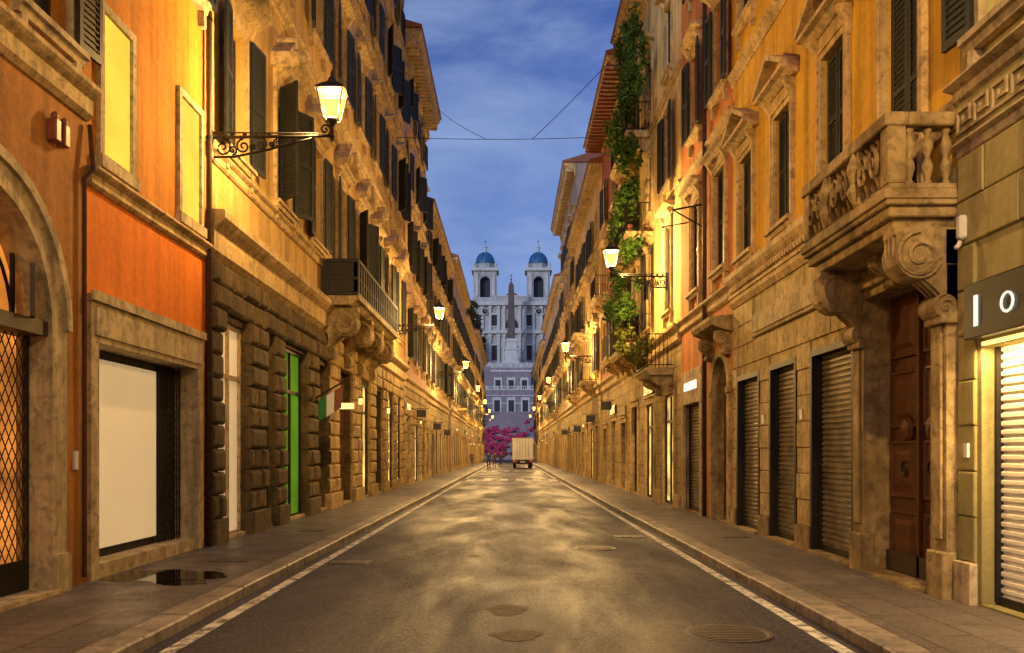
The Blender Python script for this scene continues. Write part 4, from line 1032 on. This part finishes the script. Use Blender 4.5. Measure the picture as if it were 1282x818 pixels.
# ---------------------------------------------------------------- people
def person(x,y,z,ang,stride,h,jac,tro,arm=0.0):
    k=h/1.75
    m=NT('clothes'); sep=m.new('SeparateXYZ'); m.l.new(m.tc.outputs['Object'],sep.inputs[0])
    mr=m.new('MapRange'); m.l.new(sep.outputs['Z'],mr.inputs[0]); mr.inputs[2].default_value=h
    r=m.new('ValToRGB'); r.color_ramp.interpolation='CONSTANT'; cr=r.color_ramp
    st_=[(0,(.02,.015,.012)),(.05,tro),(.53,jac),(.845,(.45,.26,.18)),(.955,(.04,.025,.015))]
    while len(cr.elements)<5: cr.elements.new(.5)
    for e,(p,c) in zip(cr.elements,st_): e.position=p; e.color=(*c,1)
    m.l.new(mr.outputs[0],r.inputs[0]); m.set(r.outputs[0],.8)
    s=stride
    J=[((0,0,.95),.15),((0,.0,1.15),.135),((0,.0,1.36),.15),((0,0,1.5),.06),((0,.015,1.6),.085),((0,.01,1.70),.075),
       ((-.19,0,1.42),.065),((-.24,-.06*s-.02,1.15),.048),((-.25,.12*s+.06+arm,.92+arm),.035),((-.25,.15*s+.08+arm*1.3,.84+arm*1.2),.03),
       ((.19,0,1.42),.065),((.24,.02-.06*s,1.15),.048),((.25,-.12*s+.06,.92),.035),((.25,-.15*s+.08,.84),.03),
       ((-.1,0,.88),.1),((-.11,.16*s+.02,.5),.065),((-.11,.12*s,.09),.045),((-.12,.12*s+.17,.035),.035),
       ((.1,0,.88),.1),((.11,-.08*s+.02,.5),.065),((.11,-.30*s,.09+.05*s),.045),((.12,-.30*s+.17,.035),.035)]
    E=[(0,1),(1,2),(2,3),(3,4),(4,5),(2,6),(6,7),(7,8),(8,9),(2,10),(10,11),(11,12),(12,13),(0,14),(14,15),(15,16),(16,17),(0,18),(18,19),(19,20),(20,21)]
    me=D.meshes.new('person'); me.from_pydata([tuple(v*k for v in j[0]) for j in J],E,[]); o=D.objects.new('person',me); COL.objects.link(o)
    me.materials.append(m.m)
    sm=o.modifiers.new('skin','SKIN'); 
    if not me.skin_vertices: 
        bm=bmesh.new(); bm.from_mesh(me); bm.verts.layers.skin.verify(); bm.to_mesh(me); bm.free()
    for i,j in enumerate(J): me.skin_vertices[0].data[i].radius=(j[1]*k,j[1]*k*.85)
    me.skin_vertices[0].data[0].use_root=True
    ss=o.modifiers.new('sub','SUBSURF'); ss.levels=2; ss.render_levels=2; sm.use_smooth_shade=True
    o.location=(x,y,z); o.rotation_euler=(0,0,ang)
person(-2.35,92,.03,.2,0.2,1.76,(.05,.05,.07),(.03,.03,.05))
person(-1.75,93,.04,2.9,0,1.7,(.10,.05,.04),(.04,.04,.06),.15)
person(-1.1,95,.05,3.1,1,1.78,(.06,.06,.05),(.05,.05,.08))
person(-4.4,98,.12,3.1,.8,1.7,(.12,.10,.09),(.03,.03,.03))

# ---------------------------------------------------------------- world, added church fill, camera
wd=D.worlds.new('World'); scene.world=wd; wd.use_nodes=True; n=wd.node_tree.nodes; l=wd.node_tree.links
bg=n['Background']
sky=n.new('ShaderNodeTexSky'); sky.sky_type='NISHITA'; sky.sun_disc=False; sky.sun_elevation=math.radians(9); sky.sun_rotation=math.radians(212); sky.ozone_density=3.0; sky.air_density=1.2; sky.dust_density=.6
tc=n.new('ShaderNodeTexCoord'); mp=n.new('ShaderNodeMapping'); mp.inputs['Scale'].default_value=(1.7,1.7,3.8); mp.inputs['Location'].default_value=(.3,.1,.0); l.new(tc.outputs['Generated'],mp.inputs[0])
nz=n.new('ShaderNodeTexNoise'); nz.inputs['Scale'].default_value=2.7; nz.inputs['Detail'].default_value=7; nz.inputs['Roughness'].default_value=.55; nz.inputs['Distortion'].default_value=.4; l.new(mp.outputs[0],nz.inputs[0])
cr=n.new('ShaderNodeValToRGB'); cr.color_ramp.elements[0].position=.38; cr.color_ramp.elements[1].position=.76; cr.color_ramp.elements[1].color=(.72,.72,.72,1); l.new(nz.outputs['Fac'],cr.inputs[0])
mul=n.new('ShaderNodeMix'); mul.data_type='RGBA'; mul.blend_type='MULTIPLY'; mul.inputs[0].default_value=1; l.new(sky.outputs[0],mul.inputs[6]); mul.inputs[7].default_value=(.90,.92,1.75,1)
mx=n.new('ShaderNodeMix'); mx.data_type='RGBA'; l.new(cr.outputs[0],mx.inputs[0]); l.new(mul.outputs[2],mx.inputs[6]); mx.inputs[7].default_value=(4.8,6.4,9.6,1)
l.new(mx.outputs[2],bg.inputs[0]); bg.inputs[1].default_value=.082
sl=D.lights.new('church_fill','SUN'); sl.energy=1.15; sl.angle=math.radians(8); sl.color=(.78,.87,1); so=D.objects.new('church_fill',sl); COL.objects.link(so)  # added cool fill lamp that brightens the church front; no direct daylight here
so.rotation_euler=(math.radians(77),0,math.radians(-32))
cam=D.cameras.new('camera'); co=D.objects.new('camera',cam); COL.objects.link(co); co.location=(0,0,1.7); co.rotation_euler=(math.radians(90),0,0)
cam.sensor_width=36; cam.lens=36*1100/1282; cam.shift_y=158/1282; cam.shift_x=1/1282; cam.clip_end=6000; cam.clip_start=.05
scene.camera=co
scene.view_settings.view_transform='Standard'; scene.view_settings.look='None'; scene.view_settings.exposure=0
